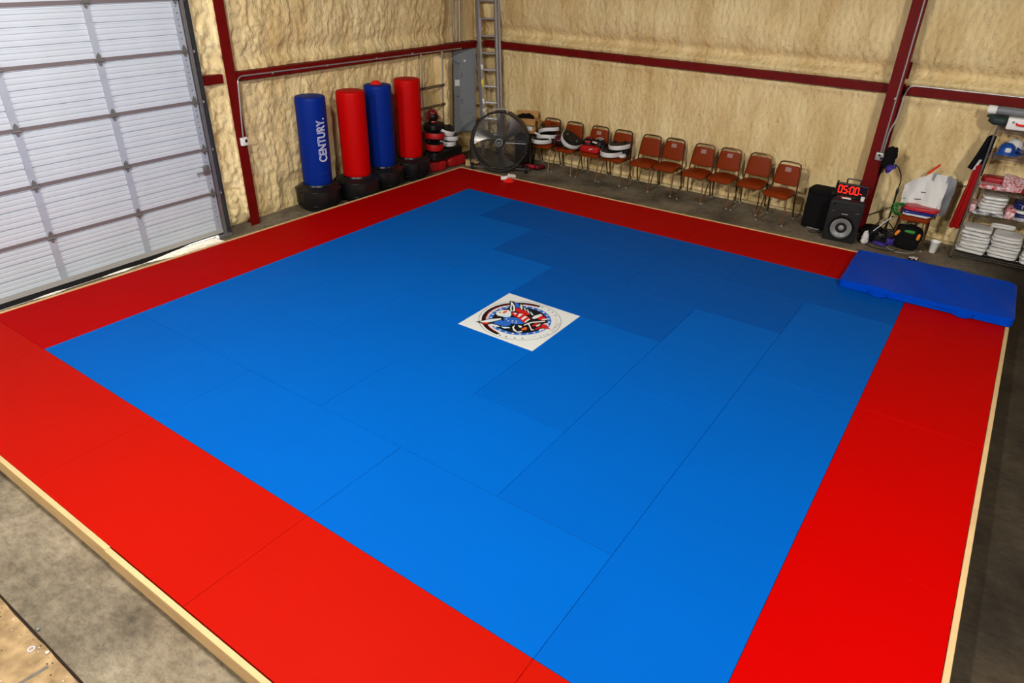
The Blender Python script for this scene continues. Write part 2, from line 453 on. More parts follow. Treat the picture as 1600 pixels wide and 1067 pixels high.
girt('short red steel girt between the door track and the column', -0.62, -0.27, 'y')
girt('long red steel girt on the left wall above the punching bags', -0.09, 5.62, 'y')
girt('long dark red steel girt on the back wall above the chairs', -4.72, 2.79, 'x')
girt('dark red steel girt on the back wall above the wire shelving', 3.0, XR - 0.1, 'x')

# ------------------------------------------------------------------ training mat
def line_at(p0, p1):
    """y or x of a slightly crooked outer edge, both as a function of the other axis"""
    return lambda t, i: p0[i] + (p1[i] - p0[i]) * (t - p0[1 - i]) / (p1[1 - i] - p0[1 - i])
E_L = lambda y: -3.925 - (3.94 - y) * (4.178 - 3.925) / (3.94 + 3.918)      # outer edge of the red border, left
E_F = lambda x: 3.945 + (x + 3.77) * (4.160 - 3.945) / (3.17 + 3.77)        # far
E_N = lambda x: -5.008 + (x + 1.5) * 0.0035                                   # near
E_R = lambda y: 5.014 + (y + 2.73) * (5.056 - 5.014) / (2.76 + 2.73)        # right
def mat_vinyl(name, rgb):
    return mat(name, rgb, 0.55, 0.03, var=0.03, vscale=1.3, bump=0.05, bscale=420)
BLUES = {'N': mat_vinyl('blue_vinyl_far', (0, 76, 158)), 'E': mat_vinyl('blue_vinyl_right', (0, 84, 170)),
         'S': mat_vinyl('blue_vinyl_near', (0, 87, 174)), 'W': mat_vinyl('blue_vinyl_left', (0, 88, 176))}  # sheen by laying direction is put into the four blue base colours
REDS = [mat_vinyl('red_vinyl', (169, 15, 3)), mat_vinyl('red_vinyl_dim', (166, 0, 0)), mat_vinyl('red_vinyl_right', (175, 1, 0))]  # near glare and uneven light along the border are put into three reds
training_mat = thing('training_mat', 'large square training mat of blue and red tiles with an eagle emblem', 'mat', (0.5, -0.5, 0))
def tile(quad, m, name='mat_tile', gap=0.0012, z1=MT):
    cx = sum(q[0] for q in quad) / 4; cy = sum(q[1] for q in quad) / 4
    pts = []
    for x, y in quad:
        pts.append((x + (gap if x < cx else -gap) - 0.5, y + (gap if y < cy else -gap) + 0.5))
    b = 0.0018
    bx = [(x + (b if x < cx - 0.5 else -b), y + (b if y < cy + 0.5 else -b)) for x, y in pts]
    v = [(x, y, 0.085) for x, y in pts] + [(x, y, z1 - b) for x, y in pts] + [(x, y, z1) for x, y in bx]
    f = [(0, 3, 2, 1), (8, 9, 10, 11)] + [(i, (i + 1) % 4, 4 + (i + 1) % 4, 4 + i) for i in range(4)] + [(4 + i, 4 + (i + 1) % 4, 8 + (i + 1) % 4, 8 + i) for i in range(4)]
    return MB().add(v, f).build(name, m, training_mat)
def rect(u0, u1, v0, v1): return [(u0, -v1), (u1, -v1), (u1, -v0), (u0, -v0)]
# four staggered wedges wind round the emblem like a pinwheel
for r, (a, n) in enumerate(((-2, 3), (-1, 2), (0, 1))):
    for k in range(n):
        tile(rect(a + 2 * k, a + 2 * k + 2, -3 + r, -2 + r), BLUES['N'])
        tile(rect(3 - r, 4 - r, a + 2 * k, a + 2 * k + 2), BLUES['E'])
        tile(rect(1 - a - 2 * k - 2, 1 - a - 2 * k, 3 - r, 4 - r), BLUES['S'])
        tile(rect(-3 + r, -2 + r, 1 - a - 2 * k - 2, 1 - a - 2 * k), BLUES['W'])
# red border
def rtile(x0, x1, y0, y1, m):
    fx = lambda x, y: E_L(y) if x == 'L' else (E_R(y) if x == 'R' else x)
    fy = lambda x, y: E_N(x) if y == 'N' else (E_F(x) if y == 'F' else y)
    q = []
    for x, y in ((x0, y0), (x1, y0), (x1, y1), (x0, y1)):
        yy = -5.0 if y == 'N' else (4.0 if y == 'F' else y)
        X = fx(x, yy); Y = fy(X, y); X = fx(x, Y)
        q.append((X, Y))
    tile(q, REDS[m])
for y0, y1 in ((-4, -2), (-2, 0), (0, 2), (2, 3)): rtile('L', -3, y0, y1, 1)
rtile('L', -3, 'N', -4, 0)
for x0, x1 in ((-3, -1), (-1, 1), (1, 3), (3, 4)): rtile(x0, x1, 'N', -4, 0)
rtile(4, 'R', 'N', -4, 0)
for y0, y1 in ((-4, -2), (-2, 0), (0, 2), (2, 3)): rtile(4, 'R', y0, y1, 2)
rtile(4, 'R', 3, 'F', 1)
for x0, x1 in ((-3, -1), (-1, 1), (1, 3), (3, 4)): rtile(x0, x1, 3, 'F', 1)
rtile('L', -3, 3, 'F', 1)
MB().box((0.06, -0.03, 0.0425), (8.84, 8.86, 0.083)).build('subfloor', mat('plywood_dark', (96, 74, 48), 0.8), training_mat)

# emblem tile
EW = mat('emblem_white', (204, 206, 202), 0.5, 0.22)
EC = {'white': EW, 'black': mat('emblem_black', (14, 14, 18), 0.5, 0.22), 'red': mat('emblem_red', (186, 24, 20), 0.5, 0.22),
      'blue': mat('emblem_blue', (34, 92, 178), 0.5, 0.22), 'pale': mat('emblem_pale', (176, 208, 218), 0.5, 0.22),
      'orange': mat('emblem_orange', (206, 90, 34), 0.5, 0.22), 'maroon': mat('emblem_maroon', (34, 6, 10), 0.5, 0.22)}
logo_tile = tile(rect(0, 1, 0, 1), EW, 'emblem_tile')
logo_tile['label'] = 'white square tile printed with a round eagle emblem'
def flat(name, col, polys, lev):
    """thin printed film on the emblem tile"""
    mb = MB(); z = MT + 0.00025 * lev
    for P in polys: mb.prism([(x, y) for x, y in P], z - 0.0002, z)
    o = mb.build(name, EC[col], logo_tile)
    if len(polys) > 1: o['kind'] = 'stuff'
    return o
def ring_polys(r0, r1, a0, a1, n):
    out = []
    for k in range(n):
        t0 = math.radians(a0 + (a1 - a0) * k / n); t1 = math.radians(a0 + (a1 - a0) * (k + 1) / n)
        out.append([(r0 * math.cos(t0), r0 * math.sin(t0)), (r1 * math.cos(t0), r1 * math.sin(t0)), (r1 * math.cos(t1), r1 * math.sin(t1)), (r0 * math.cos(t1), r0 * math.sin(t1))])
    return out
def star(x, y, r, rot=0):
    return [(x + (r if k % 2 == 0 else r * 0.42) * math.cos(rot + k * PI / 5), y + (r if k % 2 == 0 else r * 0.42) * math.sin(rot + k * PI / 5)) for k in range(10)]
flat('outer_circle', 'black', ring_polys(0.465, 0.470, 0, 360, 72), 1)
flat('dark_arc', 'maroon', ring_polys(0.394, 0.437, 90, 270, 48), 1)
flat('red_arc', 'red', ring_polys(0.386, 0.394, 96, 264, 48), 1)
flat('star_ring', 'blue', ring_polys(0.312, 0.358, 0, 360, 72), 1)
flat('disc', 'black', [[(0.314 * math.cos(k * PI / 36), 0.314 * math.sin(k * PI / 36)) for k in range(72)]], 1)
flat('ring_stars', 'white', [star(0.335 * math.cos(k * 2 * PI / 26), 0.335 * math.sin(k * 2 * PI / 26), 0.021, k * 2 * PI / 26) for k in range(26)], 2)
flat('marks', 'black', [star(0.43 * math.cos(math.radians(a)), 0.43 * math.sin(math.radians(a)), 0.016, math.radians(a)) for a in (86, 73, 63, 52, -86, -76, -63, -52)], 1)
flat('thin_lines', 'red', ring_polys(0.413, 0.416, 0, 44, 14) + ring_polys(0.413, 0.416, -44, -30, 6), 1)
EMBLEM = [
 ('black', [(-0.371, 0.322), (-0.335, 0.34), (-0.266, 0.327), (-0.205, 0.347), (-0.152, 0.295), (-0.07, 0.284), (0.034, 0.238), (0.07, 0.195), (0.065, 0.12), (-0.014, 0.129), (-0.12, 0.118), (-0.2, 0.091), (-0.242, 0.132)]),
 ('black', [(-0.367, -0.346), (-0.34, -0.29), (-0.28, -0.184), (-0.195, -0.099), (-0.15, -0.117), (-0.025, -0.156), (0.041, -0.238), (0.003, -0.284), (-0.05, -0.309), (-0.15, -0.304), (-0.222, -0.326), (-0.284, -0.341)]),
 ('black', [(-0.313, -0.05), (-0.333, 0.028), (-0.304, 0.074), (-0.24, 0.124), (-0.16, 0.105), (-0.093, -0.003), (-0.149, -0.073), (-0.216, -0.081), (-0.26, -0.089)]),
 ('white', [(-0.349, 0.319), (-0.304, 0.297), (-0.23, 0.233), (-0.166, 0.136), (-0.203, 0.107), (-0.243, 0.149), (-0.296, 0.238)]),
 ('black', [(-0.29, 0.252), (-0.238, 0.209), (-0.182, 0.124), (-0.212, 0.137)]),
 ('blue', [(-0.299, 0.32), (-0.237, 0.322), (-0.165, 0.247), (-0.207, 0.224), (-0.258, 0.268)]),
 ('white', [(-0.221, 0.334), (-0.179, 0.31), (-0.117, 0.22), (-0.132, 0.218), (-0.181, 0.271)]),
 ('pale', [(-0.144, 0.283), (-0.1, 0.261), (-0.051, 0.208), (-0.103, 0.241)]),
 ('pale', [(-0.089, 0.27), (-0.042, 0.242), (0.01, 0.184), (-0.041, 0.216)]),
 ('pale', [(-0.021, 0.241), (0.026, 0.214), (0.07, 0.177), (0.031, 0.182)]),
 ('red', [(-0.197, 0.204), (-0.165, 0.229), (-0.113, 0.214), (-0.054, 0.224), (0.02, 0.174), (0.002, 0.142), (-0.078, 0.151), (-0.133, 0.135), (-0.183, 0.16)]),
 ('white', [(-0.308, -0.046), (-0.324, 0.022), (-0.298, 0.066), (-0.24, 0.112), (-0.195, 0.096), (-0.141, 0.031), (-0.128, -0.022), (-0.161, -0.056), (-0.19, -0.061), (-0.224, -0.07), (-0.259, -0.079)]),
 ('orange', [(-0.26, 0.018), (-0.266, 0.067), (-0.238, 0.098), (-0.225, 0.045), (-0.23, 0.006)]),
 ('pale', [(-0.221, -0.041), (-0.181, 0.017), (-0.146, 0.026), (-0.14, -0.039), (-0.178, -0.066)]),
 ('black', [(-0.294, -0.003), (-0.284, 0.017), (-0.27, 0.004), (-0.283, -0.012)]),
 ('red', [(-0.183, 0.078), (-0.142, 0.101), (-0.059, 0.148), (0.049, 0.108), (0.088, 0.086), (0.092, -0.049), (0.027, -0.013), (-0.056, 0.026), (-0.104, 0.024)]),
 ('white', [(-0.157, 0.089), (-0.116, 0.112), (-0.107, 0.057)]),
 ('white', [(-0.087, 0.117), (-0.045, 0.132), (-0.04, 0.038), (-0.066, 0.045)]),
 ('white', [(-0.004, 0.102), (0.032, 0.103), (0.034, 0.0), (0.001, 0.018)]),
 ('white', [(0.067, 0.069), (0.092, 0.08), (0.094, -0.03), (0.076, -0.027)]),
 ('blue', [(-0.166, -0.094), (-0.14, -0.039), (-0.048, 0.015), (0.009, -0.01), (0.099, -0.06), (0.031, -0.122), (-0.053, -0.161), (-0.115, -0.142)]),
 ('white', [(-0.333, -0.32), (-0.268, -0.2), (-0.187, -0.111), (-0.168, -0.131), (-0.216, -0.237), (-0.255, -0.293), (-0.297, -0.325)]),
 ('red', [(-0.307, -0.328), (-0.255, -0.293), (-0.215, -0.304), (-0.257, -0.345)]),
 ('blue', [(-0.195, -0.221), (-0.162, -0.144), (-0.097, -0.145), (-0.025, -0.156), (-0.0, -0.179), (-0.045, -0.239), (-0.117, -0.261), (-0.182, -0.261)]),
 ('white', [(-0.221, -0.317), (-0.184, -0.28), (-0.1, -0.274), (-0.074, -0.287), (-0.119, -0.313), (-0.176, -0.324)]),
 ('pale', [(-0.073, -0.278), (0.011, -0.229), (0.033, -0.237), (-0.011, -0.287)]),
 ('white', [(0.037, -0.209), (0.032, -0.146), (0.067, -0.219), (0.142, -0.259), (0.17, -0.221), (0.191, -0.229), (0.162, -0.276), (0.092, -0.265)]),
 ('orange', [(0.141, -0.178), (0.154, -0.118), (0.177, -0.117), (0.198, -0.159), (0.168, -0.206)]),
 ('white', [(0.065, -0.137), (0.109, -0.12), (0.126, -0.156), (0.102, -0.167)]),
 ('white', [(0.091, 0.105), (0.086, 0.172), (0.116, 0.248), (0.152, 0.241), (0.143, 0.146), (0.127, 0.099)]),
 ('red', [(0.143, 0.146), (0.155, 0.226), (0.214, 0.219), (0.229, 0.135), (0.176, 0.12)]),
 ('white', [(0.195, 0.152), (0.245, 0.208), (0.257, 0.183), (0.215, 0.133)]),
 ('white', [(0.109, -0.086), (0.139, 0.022), (0.249, 0.142), (0.262, 0.126), (0.159, 0.003), (0.125, -0.099)]),
 ('white', [(0.14, -0.045), (0.153, -0.035), (0.24, -0.118), (0.268, -0.113), (0.253, -0.148)]),
 ('red', [(0.196, -0.052), (0.195, 0.032), (0.228, 0.04), (0.229, -0.043)]),
 ('red', [(0.271, 0.023), (0.278, 0.096), (0.325, 0.048), (0.404, 0.009), (0.356, -0.012), (0.312, -0.028)]),
 ('red', [(0.265, -0.098), (0.27, -0.011), (0.3, -0.021), (0.286, -0.106)]),
 ('white', [(0.232, -0.024), (0.244, 0.053), (0.264, 0.009), (0.252, -0.042)]),
 ('white', [(0.272, 0.057), (0.309, 0.12), (0.326, 0.082), (0.3, 0.062)]),
 ('white', [(0.305, -0.076), (0.33, -0.031), (0.363, -0.047), (0.334, -0.085)]),
]
CHEST_STARS = [(-0.123, -0.096), (-0.076, -0.12), (-0.044, -0.083), (-0.026, -0.118), (-0.001, -0.07), (0.02, -0.108)]
lev = 3
for c_, P in EMBLEM:
    flat('eagle_' + {'black': 'outline', 'white': 'feather', 'pale': 'feather', 'red': 'stripe', 'blue': 'plumage', 'orange': 'beak'}[c_], c_, [P], lev); lev += 1
flat('chest_stars', 'white', [star(x, y, 0.016, PI) for x, y in CHEST_STARS], lev)
def arc_text(body, r, a0, a1, size, inward):
    mb = MB(); n = len(body)
    for k, ch in enumerate(body):
        if ch == ' ': continue
        a = math.radians(a0 + (a1 - a0) * k / (n - 1))
        v, f = text_mesh(ch, size)
        M = TR(r * math.cos(a), r * math.sin(a), MT + 0.0006) @ RZ(a + (PI / 2 if inward else -PI / 2))
        mb.xadd(v, f, M)
    return mb
arc_text('AMERICAN', 0.372, 213, 149, 0.042, False).build('lettering', EC['black'], logo_tile)['kind'] = 'stuff'
arc_text('JIU JITSU', 0.442, -25, 24, 0.052, True).build('lettering', EC['black'], logo_tile)['kind'] = 'stuff'

# timber edging boards
PINE = mat('pine_timber', (206, 172, 122), 0.7, 0.2, var=0.16, vscale=3.0, stretch=(1, 1, 6), bump=0.12, bscale=26)
def board(label, p0, p1, out, w_=0.038, over=0.004, h=MT + 0.006):
    """p0-p1 is the inner top edge; out = outward unit vector"""
    d = (Vector(p1) - Vector(p0)); L = d.length; a = math.atan2(d.y, d.x)
    t = thing('edging_board', label, 'board', (p0[0] + out[0] * w_ / 2, p0[1] + out[1] * w_ / 2, 0), a, group='timber boards framing the mat')
    MB().rbox((L / 2, 0, h / 2), (L - 0.004, w_, h), 0.003, 1).build('timber', PINE, t)
    return t
g_ = 0.003
jn = (-4.19, 0.155, 5.05)
board('near pine edging board, left of the butt joint beside the bare slab', (jn[0], E_N(jn[0]) - g_), (jn[1], E_N(jn[1]) - g_), (0, -1))
board('near pine edging board, right of the butt joint beside the bare slab', (jn[1], E_N(jn[1]) - g_ - 0.006), (jn[2], E_N(jn[2]) - g_ - 0.006), (0, -1))
board('right hand pine edging board, nearer half along the red border', (E_R(-5) + g_, -5.0), (E_R(-0.72) + g_, -0.72), (1, 0))
board('right hand pine edging board, farther half running under the crash mat', (E_R(-0.72) + g_, -0.72), (E_R(4.2) + g_, 4.15), (1, 0))
board('pine edging board along the red border in front of the chairs', (-3.93, E_F(-3.93) + g_), (5.04, E_F(5.04) + g_), (0, 1))
board('pine edging board along the red border in front of the sectional door', (E_L(-5) - g_, -4.98), (E_L(0.2) - g_, 0.2), (-1, 0))
board('pine edging board along the red border in front of the punching bags', (E_L(0.2) - g_, 0.2), (E_L(3.94) - g_, 3.98), (-1, 0))

# crash mat
VINB = mat('crash_vinyl', (0, 62, 178), 0.38, 0.03, var=0.05, vscale=3, bump=0.10, bscale=7)
crash = thing('crash_mat', 'thick blue vinyl crash mat with handles lying over the far right corner', 'mat', (4.16, 3.40, MT + 0.008), 0.013)
def crash_fn(p):
    x, y, z = p
    k = 0.010 * math.sin(x * 4.1 + 1) * math.sin(y * 3.3) + 0.005 * math.sin(x * 13 + y * 7)
    if z > 0: z += k
    if z > 0 and x > 0.6 and y > 0: z -= 0.02 * (x - 0.6) * y
    return (x, y, z)
mb = MB(); mb.soft((0, 0, 0.046), (1.90, 1.30, 0.092), n=26, e=0.055, fn=crash_fn)
mb.build('cushion', VINB, crash, True, 60)
mb = MB()
for sz in (0.083, 0.008):
    pts = []
    for x, y in ((-1, -1), (1, -1), (1, 1), (-1, 1)):
        pts += [(x * 0.925, y * 0.63, sz)]
    fine = []
    for i in range(4):
        a, b = Vector(pts[i]), Vector(pts[(i + 1) % 4])
        for k in range(14): fine.append(a.lerp(b, (k + 0.5) / 14))
    mb.tube(fine, 0.008, 6, True)
mb.build('piping', VINB, crash, True)
for hx in (-0.48, 0.44):
    pts = [(hx - 0.13, -0.645, 0.045), (hx - 0.10, -0.675, 0.035), (hx - 0.03, -0.70, 0.022), (hx + 0.03, -0.70, 0.022), (hx + 0.10, -0.675, 0.035), (hx + 0.13, -0.645, 0.045)]
    mb = MB()
    for a, b in zip(pts, pts[1:]):
        a, b = Vector(a), Vector(b); u = Vector((0, 0, 0.019))
        nn = Vector((0, -0.003, 0))
        v = [a - u, b - u, b + u, a + u, a - u + nn, b - u + nn, b + u + nn, a + u + nn]
        mb.add(v, [(0, 1, 2, 3), (7, 6, 5, 4), (0, 4, 5, 1), (3, 2, 6, 7), (0, 3, 7, 4), (1, 5, 6, 2)])
    mb.build('handle', VINB, crash, True)

# ------------------------------------------------------------------ sectional door
DX = -4.62   # inner face of the door leaf
DOORW = mat('door_enamel', (190, 197, 206), 0.45, 0.35, var=0.05, vscale=2.5)
DOORS = mat('door_stile', (172, 178, 190), 0.45, 0.4, metal=0.25, var=0.08, vscale=6)
DOORD = mat('door_joint', (108, 98, 100), 0.6, 0.3)
HINGE = mat('hinge_steel', (136, 134, 128), 0.45, 0.5, metal=0.7)
door = thing('door_1', 'white ribbed sectional overhead door with hinges and steel tracks', 'door', (DX, 0, 0), kind='structure')
zj = [0.10, 0.665, 1.285, 1.920, 2.550, 3.165, 3.790]
Y1, Y0 = -0.795, -6.4
stiles = [-0.850, -1.945, -3.03, -4.11, -5.19]
def section_mesh(h):
    # profile across the height: shallow ribs with narrow grooves, three of them deeper
    prof = [(0.0, 0.012), (0.0, 0.0)]
    nr = 9; mb = MB(); pts = []
    for k in range(nr):
        a = 0.026 + (h - 0.052) * k / nr; b = 0.026 + (h - 0.052) * (k + 1) / nr
        if k % 3 == 2: pts += [(a, 0), (b - 0.026, 0.0), (b - 0.019, -0.022), (b - 0.008, -0.022), (b, 0)]
        else: pts += [(a, 0), (a + (b - a) * 0.55, 0.0025), (b - 0.008, 0.0), (b - 0.006, -0.009), (b - 0.002, -0.009), (b, 0)]
    pts = [(0.022, -0.03), (0.0235, 0)] + pts + [(h - 0.0235, 0), (h - 0.022, -0.03)]
    v = []; f = []
    for z, d in pts: v += [(d, Y0, z), (d, Y1, z)]
    for i in range(len(pts) - 1): f.append((2 * i, 2 * i + 1, 2 * i + 3, 2 * i + 2))
    mb.add(v, f); mb.box((-0.025, (Y0 + Y1) / 2, h / 2), (0.01, Y1 - Y0, h - 0.03))
    return mb
for i in range(len(zj) - 1):
    h = zj[i + 1] - zj[i]
    sec = section_mesh(h).build('door_section', DOORW, door, loc=(0, 0, zj[i]))
    MB().box((-0.02, (Y0 + Y1) / 2, h), (0.03, Y1 - Y0, 0.046)).build('section_joint', DOORD, sec)
    for k, sy in enumerate(stiles):
        w_ = 0.075 if k else 0.09
        mb = MB(); mb.box((0.008, sy, h / 2), (0.016, w_, h - 0.035))
        st = mb.build('stile', DOORS, sec)
        if k == 0:
            mb = MB()
            for q in range(7): mb.lathe([(0.007, 0), (0.007, 0.002)], 8, TR(0.0165, sy, 0.08 + q * 0.075) @ Matrix.Rotation(PI / 2, 4, 'Y'))
            mb.build('bolt_holes', BLACK_RUB, sec)
        if i < len(zj) - 2:
            mb = MB()
            mb.prism([(-0.036, 0.0), (0.036, 0.0), (0.022, 0.055), (0.0, 0.085), (-0.022, 0.055)], 0.0, 0.012, TR(0.017, sy, h) @ Matrix(((0, 0, 1, 0), (1, 0, 0, 0), (0, 1, 0, 0), (0, 0, 0, 1))))
            mb.prism([(-0.028, 0.0), (0.028, 0.0), (0.014, -0.040), (0.0, -0.052), (-0.014, -0.040)], 0.0, 0.012, TR(0.017, sy, h - 0.012) @ Matrix(((0, 0, 1, 0), (1, 0, 0, 0), (0, 1, 0, 0), (0, 0, 0, 1))))
            mb.tube([(0.034, sy - 0.05, h - 0.006), (0.034, sy + 0.05, h - 0.006)], 0.010, 8)
            if k == 0: mb.tube([(0.034, sy + 0.05, h - 0.006), (0.034, sy + 0.115, h - 0.006)], 0.007, 8); mb.lathe([(0.022, 0), (0.026, 0.008), (0.022, 0.02)], 12, TR(0.034, sy + 0.11, h - 0.006) @ Matrix.Rotation(-PI / 2, 4, 'X'))
            mb.build('hinge', HINGE, sec)
# bottom rail, sagging black seal and the slide bolt
MB().box((0.004, (Y0 + Y1) / 2, 0.098), (0.03, Y1 - Y0, 0.062)).build('bottom_rail', mat('rail_grey', (176, 174, 172), 0.5, 0.4, metal=0.3), door)
mb = MB(); N = 40
sag = lambda y: 0.004 + 0.060 * max(0.0, min(1.0, (y + 2.05) / 0.75)) + 0.012 * max(0.0, math.sin(y * 7.3)) * (y < -2.0)
mb.grid(N, 1, lambda u, v: (0.012 + 0.012 * v, Y0 + (Y1 - Y0) * u, 0.072 if v < 0.5 else max(0.002, sag(Y0 + (Y1 - Y0) * u) - 0.004)), 0.006)
mb.build('rubber_seal', BLACK_RUB, door, True)
mb = MB(); mb.rbox((0.03, -0.88, 1.02), (0.025, 0.09, 0.13), 0.006); mb.tube([(0.04, -1.03, 1.0), (0.04, -0.80, 1.0)], 0.008, 8); mb.tube([(0.04, -1.03, 1.0), (0.075, -1.03, 0.97)], 0.007, 8)
mb.build('slide_bolt', HINGE, door, True)
# vertical track with its angle
mb = MB(); mb.box((0.02, -0.755, 1.9), (0.05, 0.008, 3.7)); mb.box((0.045, -0.775, 1.9), (0.006, 0.045, 3.7)); mb.box((-0.005, -0.775, 1.9), (0.006, 0.045, 3.7))
mb.build('track', GALV, door)
mb = MB(); mb.box((0.02, -0.70, 1.9), (0.09, 0.012, 3.8)); mb.box((-0.03, -0.72, 1.9), (0.012, 0.05, 3.8)); mb.build('track_angle', mat('dark_angle', (70, 70, 74), 0.5, 0.5, metal=0.6), door)
mb = MB(); mb.rbox((0.02, -0.80, 0.03), (0.10, 0.22, 0.05), 0.008); mb.tube([(0.03, -0.80, 0.06), (0.03, -0.80, 0.5)], 0.004, 6); mb.build('bottom_bracket', GALV, door)
# bright ground outside the door
mb = MB(); mb.box((-9.70, -3.9, 0.0), (10.0, 6.06, 0.012)); tag(mb.build('outside_ground', mat('pale_gravel', (214, 210, 202), 0.9, 0.1, var=0.2, vscale=30)), 'sunlit pale ground seen through the gap under the door', 'ground', kind='structure')

# ------------------------------------------------------------------ wall fittings on the left
def bend_path(pts, r=0.06, n=5):
    """polyline with rounded corners"""
    P = [Vector(p) for p in pts]; out = [P[0]]
    for i in range(1, len(P) - 1):
        a = (P[i - 1] - P[i]); b = (P[i + 1] - P[i]); k = min(r, a.length * 0.45, b.length * 0.45)
        p0 = P[i] + a.normalized() * k; p2 = P[i] + b.normalized() * k
        for j in range(n + 1):
            t = j / n; out.append(p0 * (1 - t) ** 2 + P[i] * 2 * t * (1 - t) + p2 * t * t)
    out.append(P[-1]); return out
t = thing('electrical_conduit', 'thin grey conduit bending down the red column to a small outlet box', 'conduit', (0, 0, 0))
MB().tube(bend_path([(-4.725, 5.0, 2.105), (-4.725, 0.0, 2.145), (-4.66, -0.10, 2.12), (-4.66, -0.165, 1.34)], 0.10), 0.011, 8).build('pipe', EMT, t, True)
mb = MB()
for y in (0.55, 1.6, 2.7, 3.6): mb.box((-4.725, y, 2.132), (0.03, 0.018, 0.03))
mb.build('strap', EMT, t)['kind'] = 'stuff'
MB().rbox((-4.648, -0.168, 1.275), (0.055, 0.105, 0.115), 0.010).build('outlet_box', WHITE_PL, t, True)
mb = MB(); mb.box((-4.619, -0.15, 1.285), (0.006, 0.035, 0.045)); mb.build('socket', BLACK_RUB, t)

t = thing('wall_rack', 'steel wall rack of two thin uprights and perforated rails behind the red bag', 'rack', (-4.73, 0, 0))
for y, zb in ((3.83, 0.15), (4.42, 0.15)): MB().tube([(0, y, zb), (0, y, 2.10)], 0.013, 8).build('upright', EMT, t, True)
for z in (1.50, 1.145):
    mb = MB(); y0, y1 = 3.70, 4.47
    mb.box((0.02, (y0 + y1) / 2, z + 0.018), (0.012, y1 - y0, 0.008)); mb.box((0.02, (y0 + y1) / 2, z - 0.018), (0.012, y1 - y0, 0.008))
    for k in range(20): mb.box((0.02, y0 + 0.02 + k * (y1 - y0 - 0.04) / 19, z), (0.012, 0.012, 0.034))
    mb.build('perforated_rail', mat('rack_steel', (62, 50, 44), 0.5, 0.5, metal=0.5), t)
MB().tube([(0, 4.42, 2.08), (0.05, 4.75, 1.93)], 0.010, 8).build('brace', EMT, t, True)

# breaker panel in the corner, turned a little into the room
PGREY = mat('panel_grey', (122, 126, 130), 0.45, 0.4, var=0.06, vscale=4)
pA, pB = Vector((-4.95, 5.03, 0)), Vector((-4.735, 5.465, 0))
pang = math.atan2((pB - pA).y, (pB - pA).x)
t = thing('breaker_panel', 'tall grey electrical breaker panel in the corner by the ladder', 'electrical panel', ((pA.x + pB.x) / 2, (pA.y + pB.y) / 2, 0.455), pang)
PW, PH = 0.49, 1.61
MB().rbox((0, 0.05, PH / 2), (PW, 0.09, PH), 0.006).build('cabinet', PGREY, t)
d_ = MB().rbox((0.06, -0.003, PH * 0.58), (0.30, 0.012, PH * 0.70), 0.004).build('cover_door', PGREY, t)
mb = MB(); mb.box((-0.08, -0.012, 1.13), (0.012, 0.012, 0.09)); mb.box((-0.08, -0.012, 0.62), (0.012, 0.012, 0.09)); mb.build('hinge', mat('panel_dark', (66, 68, 70), 0.5), d_)
MB().box((-0.01, -0.010, 1.39), (0.045, 0.003, 0.03)).build('sticker', PAPER, d_)
MB().box((-0.175, -0.001, 0.98), (0.10, 0.008, 0.12)).build('notice_label', PAPER, t)
MB().lathe([(0.012, 0), (0.012, 0.012), (0.006, 0.014)], 12, TR(-0.17, 0.004, 0.72) @ Matrix.Rotation(PI / 2, 4, 'X')).build('knockout', BLACK_RUB, t, True)
# conduits rising from the panel
for lab, pts, r in (('thin offset conduit rising from the left of the breaker panel', [(-0.19, 0.05, PH), (-0.19, 0.05, PH + 0.13), (-0.225, 0.03, PH + 0.26), (-0.225, 0.03, PH + 3.2)], 0.013),
                    ('thick straight conduit rising from the middle of the breaker panel', [(-0.085, 0.05, PH), (-0.085, 0.05, PH + 3.2)], 0.019)):
    c_ = thing('riser_conduit', lab, 'conduit', t.location, pang)
    MB().tube(bend_path(pts, 0.05), r, 10).build('pipe', EMT, c_, True)
    MB().lathe([(r * 1.6, 0), (r * 1.6, 0.04), (r * 1.2, 0.05)], 10, TR(pts[0][0], pts[0][1], PH)).build('connector', EMT, c_, True)
mb = MB(); mb.tube([(0.04, 0.05, PH), (0.04, 0.05, PH + 0.14)], 0.017, 10); mb.tube([(0.11, 0.05, PH), (0.11, 0.05, PH + 0.14)], 0.014, 10)
mb.build('stub_pipes', EMT, t, True)
MB().tube([(-0.19, 0.05, 0.0), (-0.19, 0.05, -0.45)], 0.016, 8).build('feed_pipe', mat('dark_pipe', (52, 46, 42), 0.5), t, True)

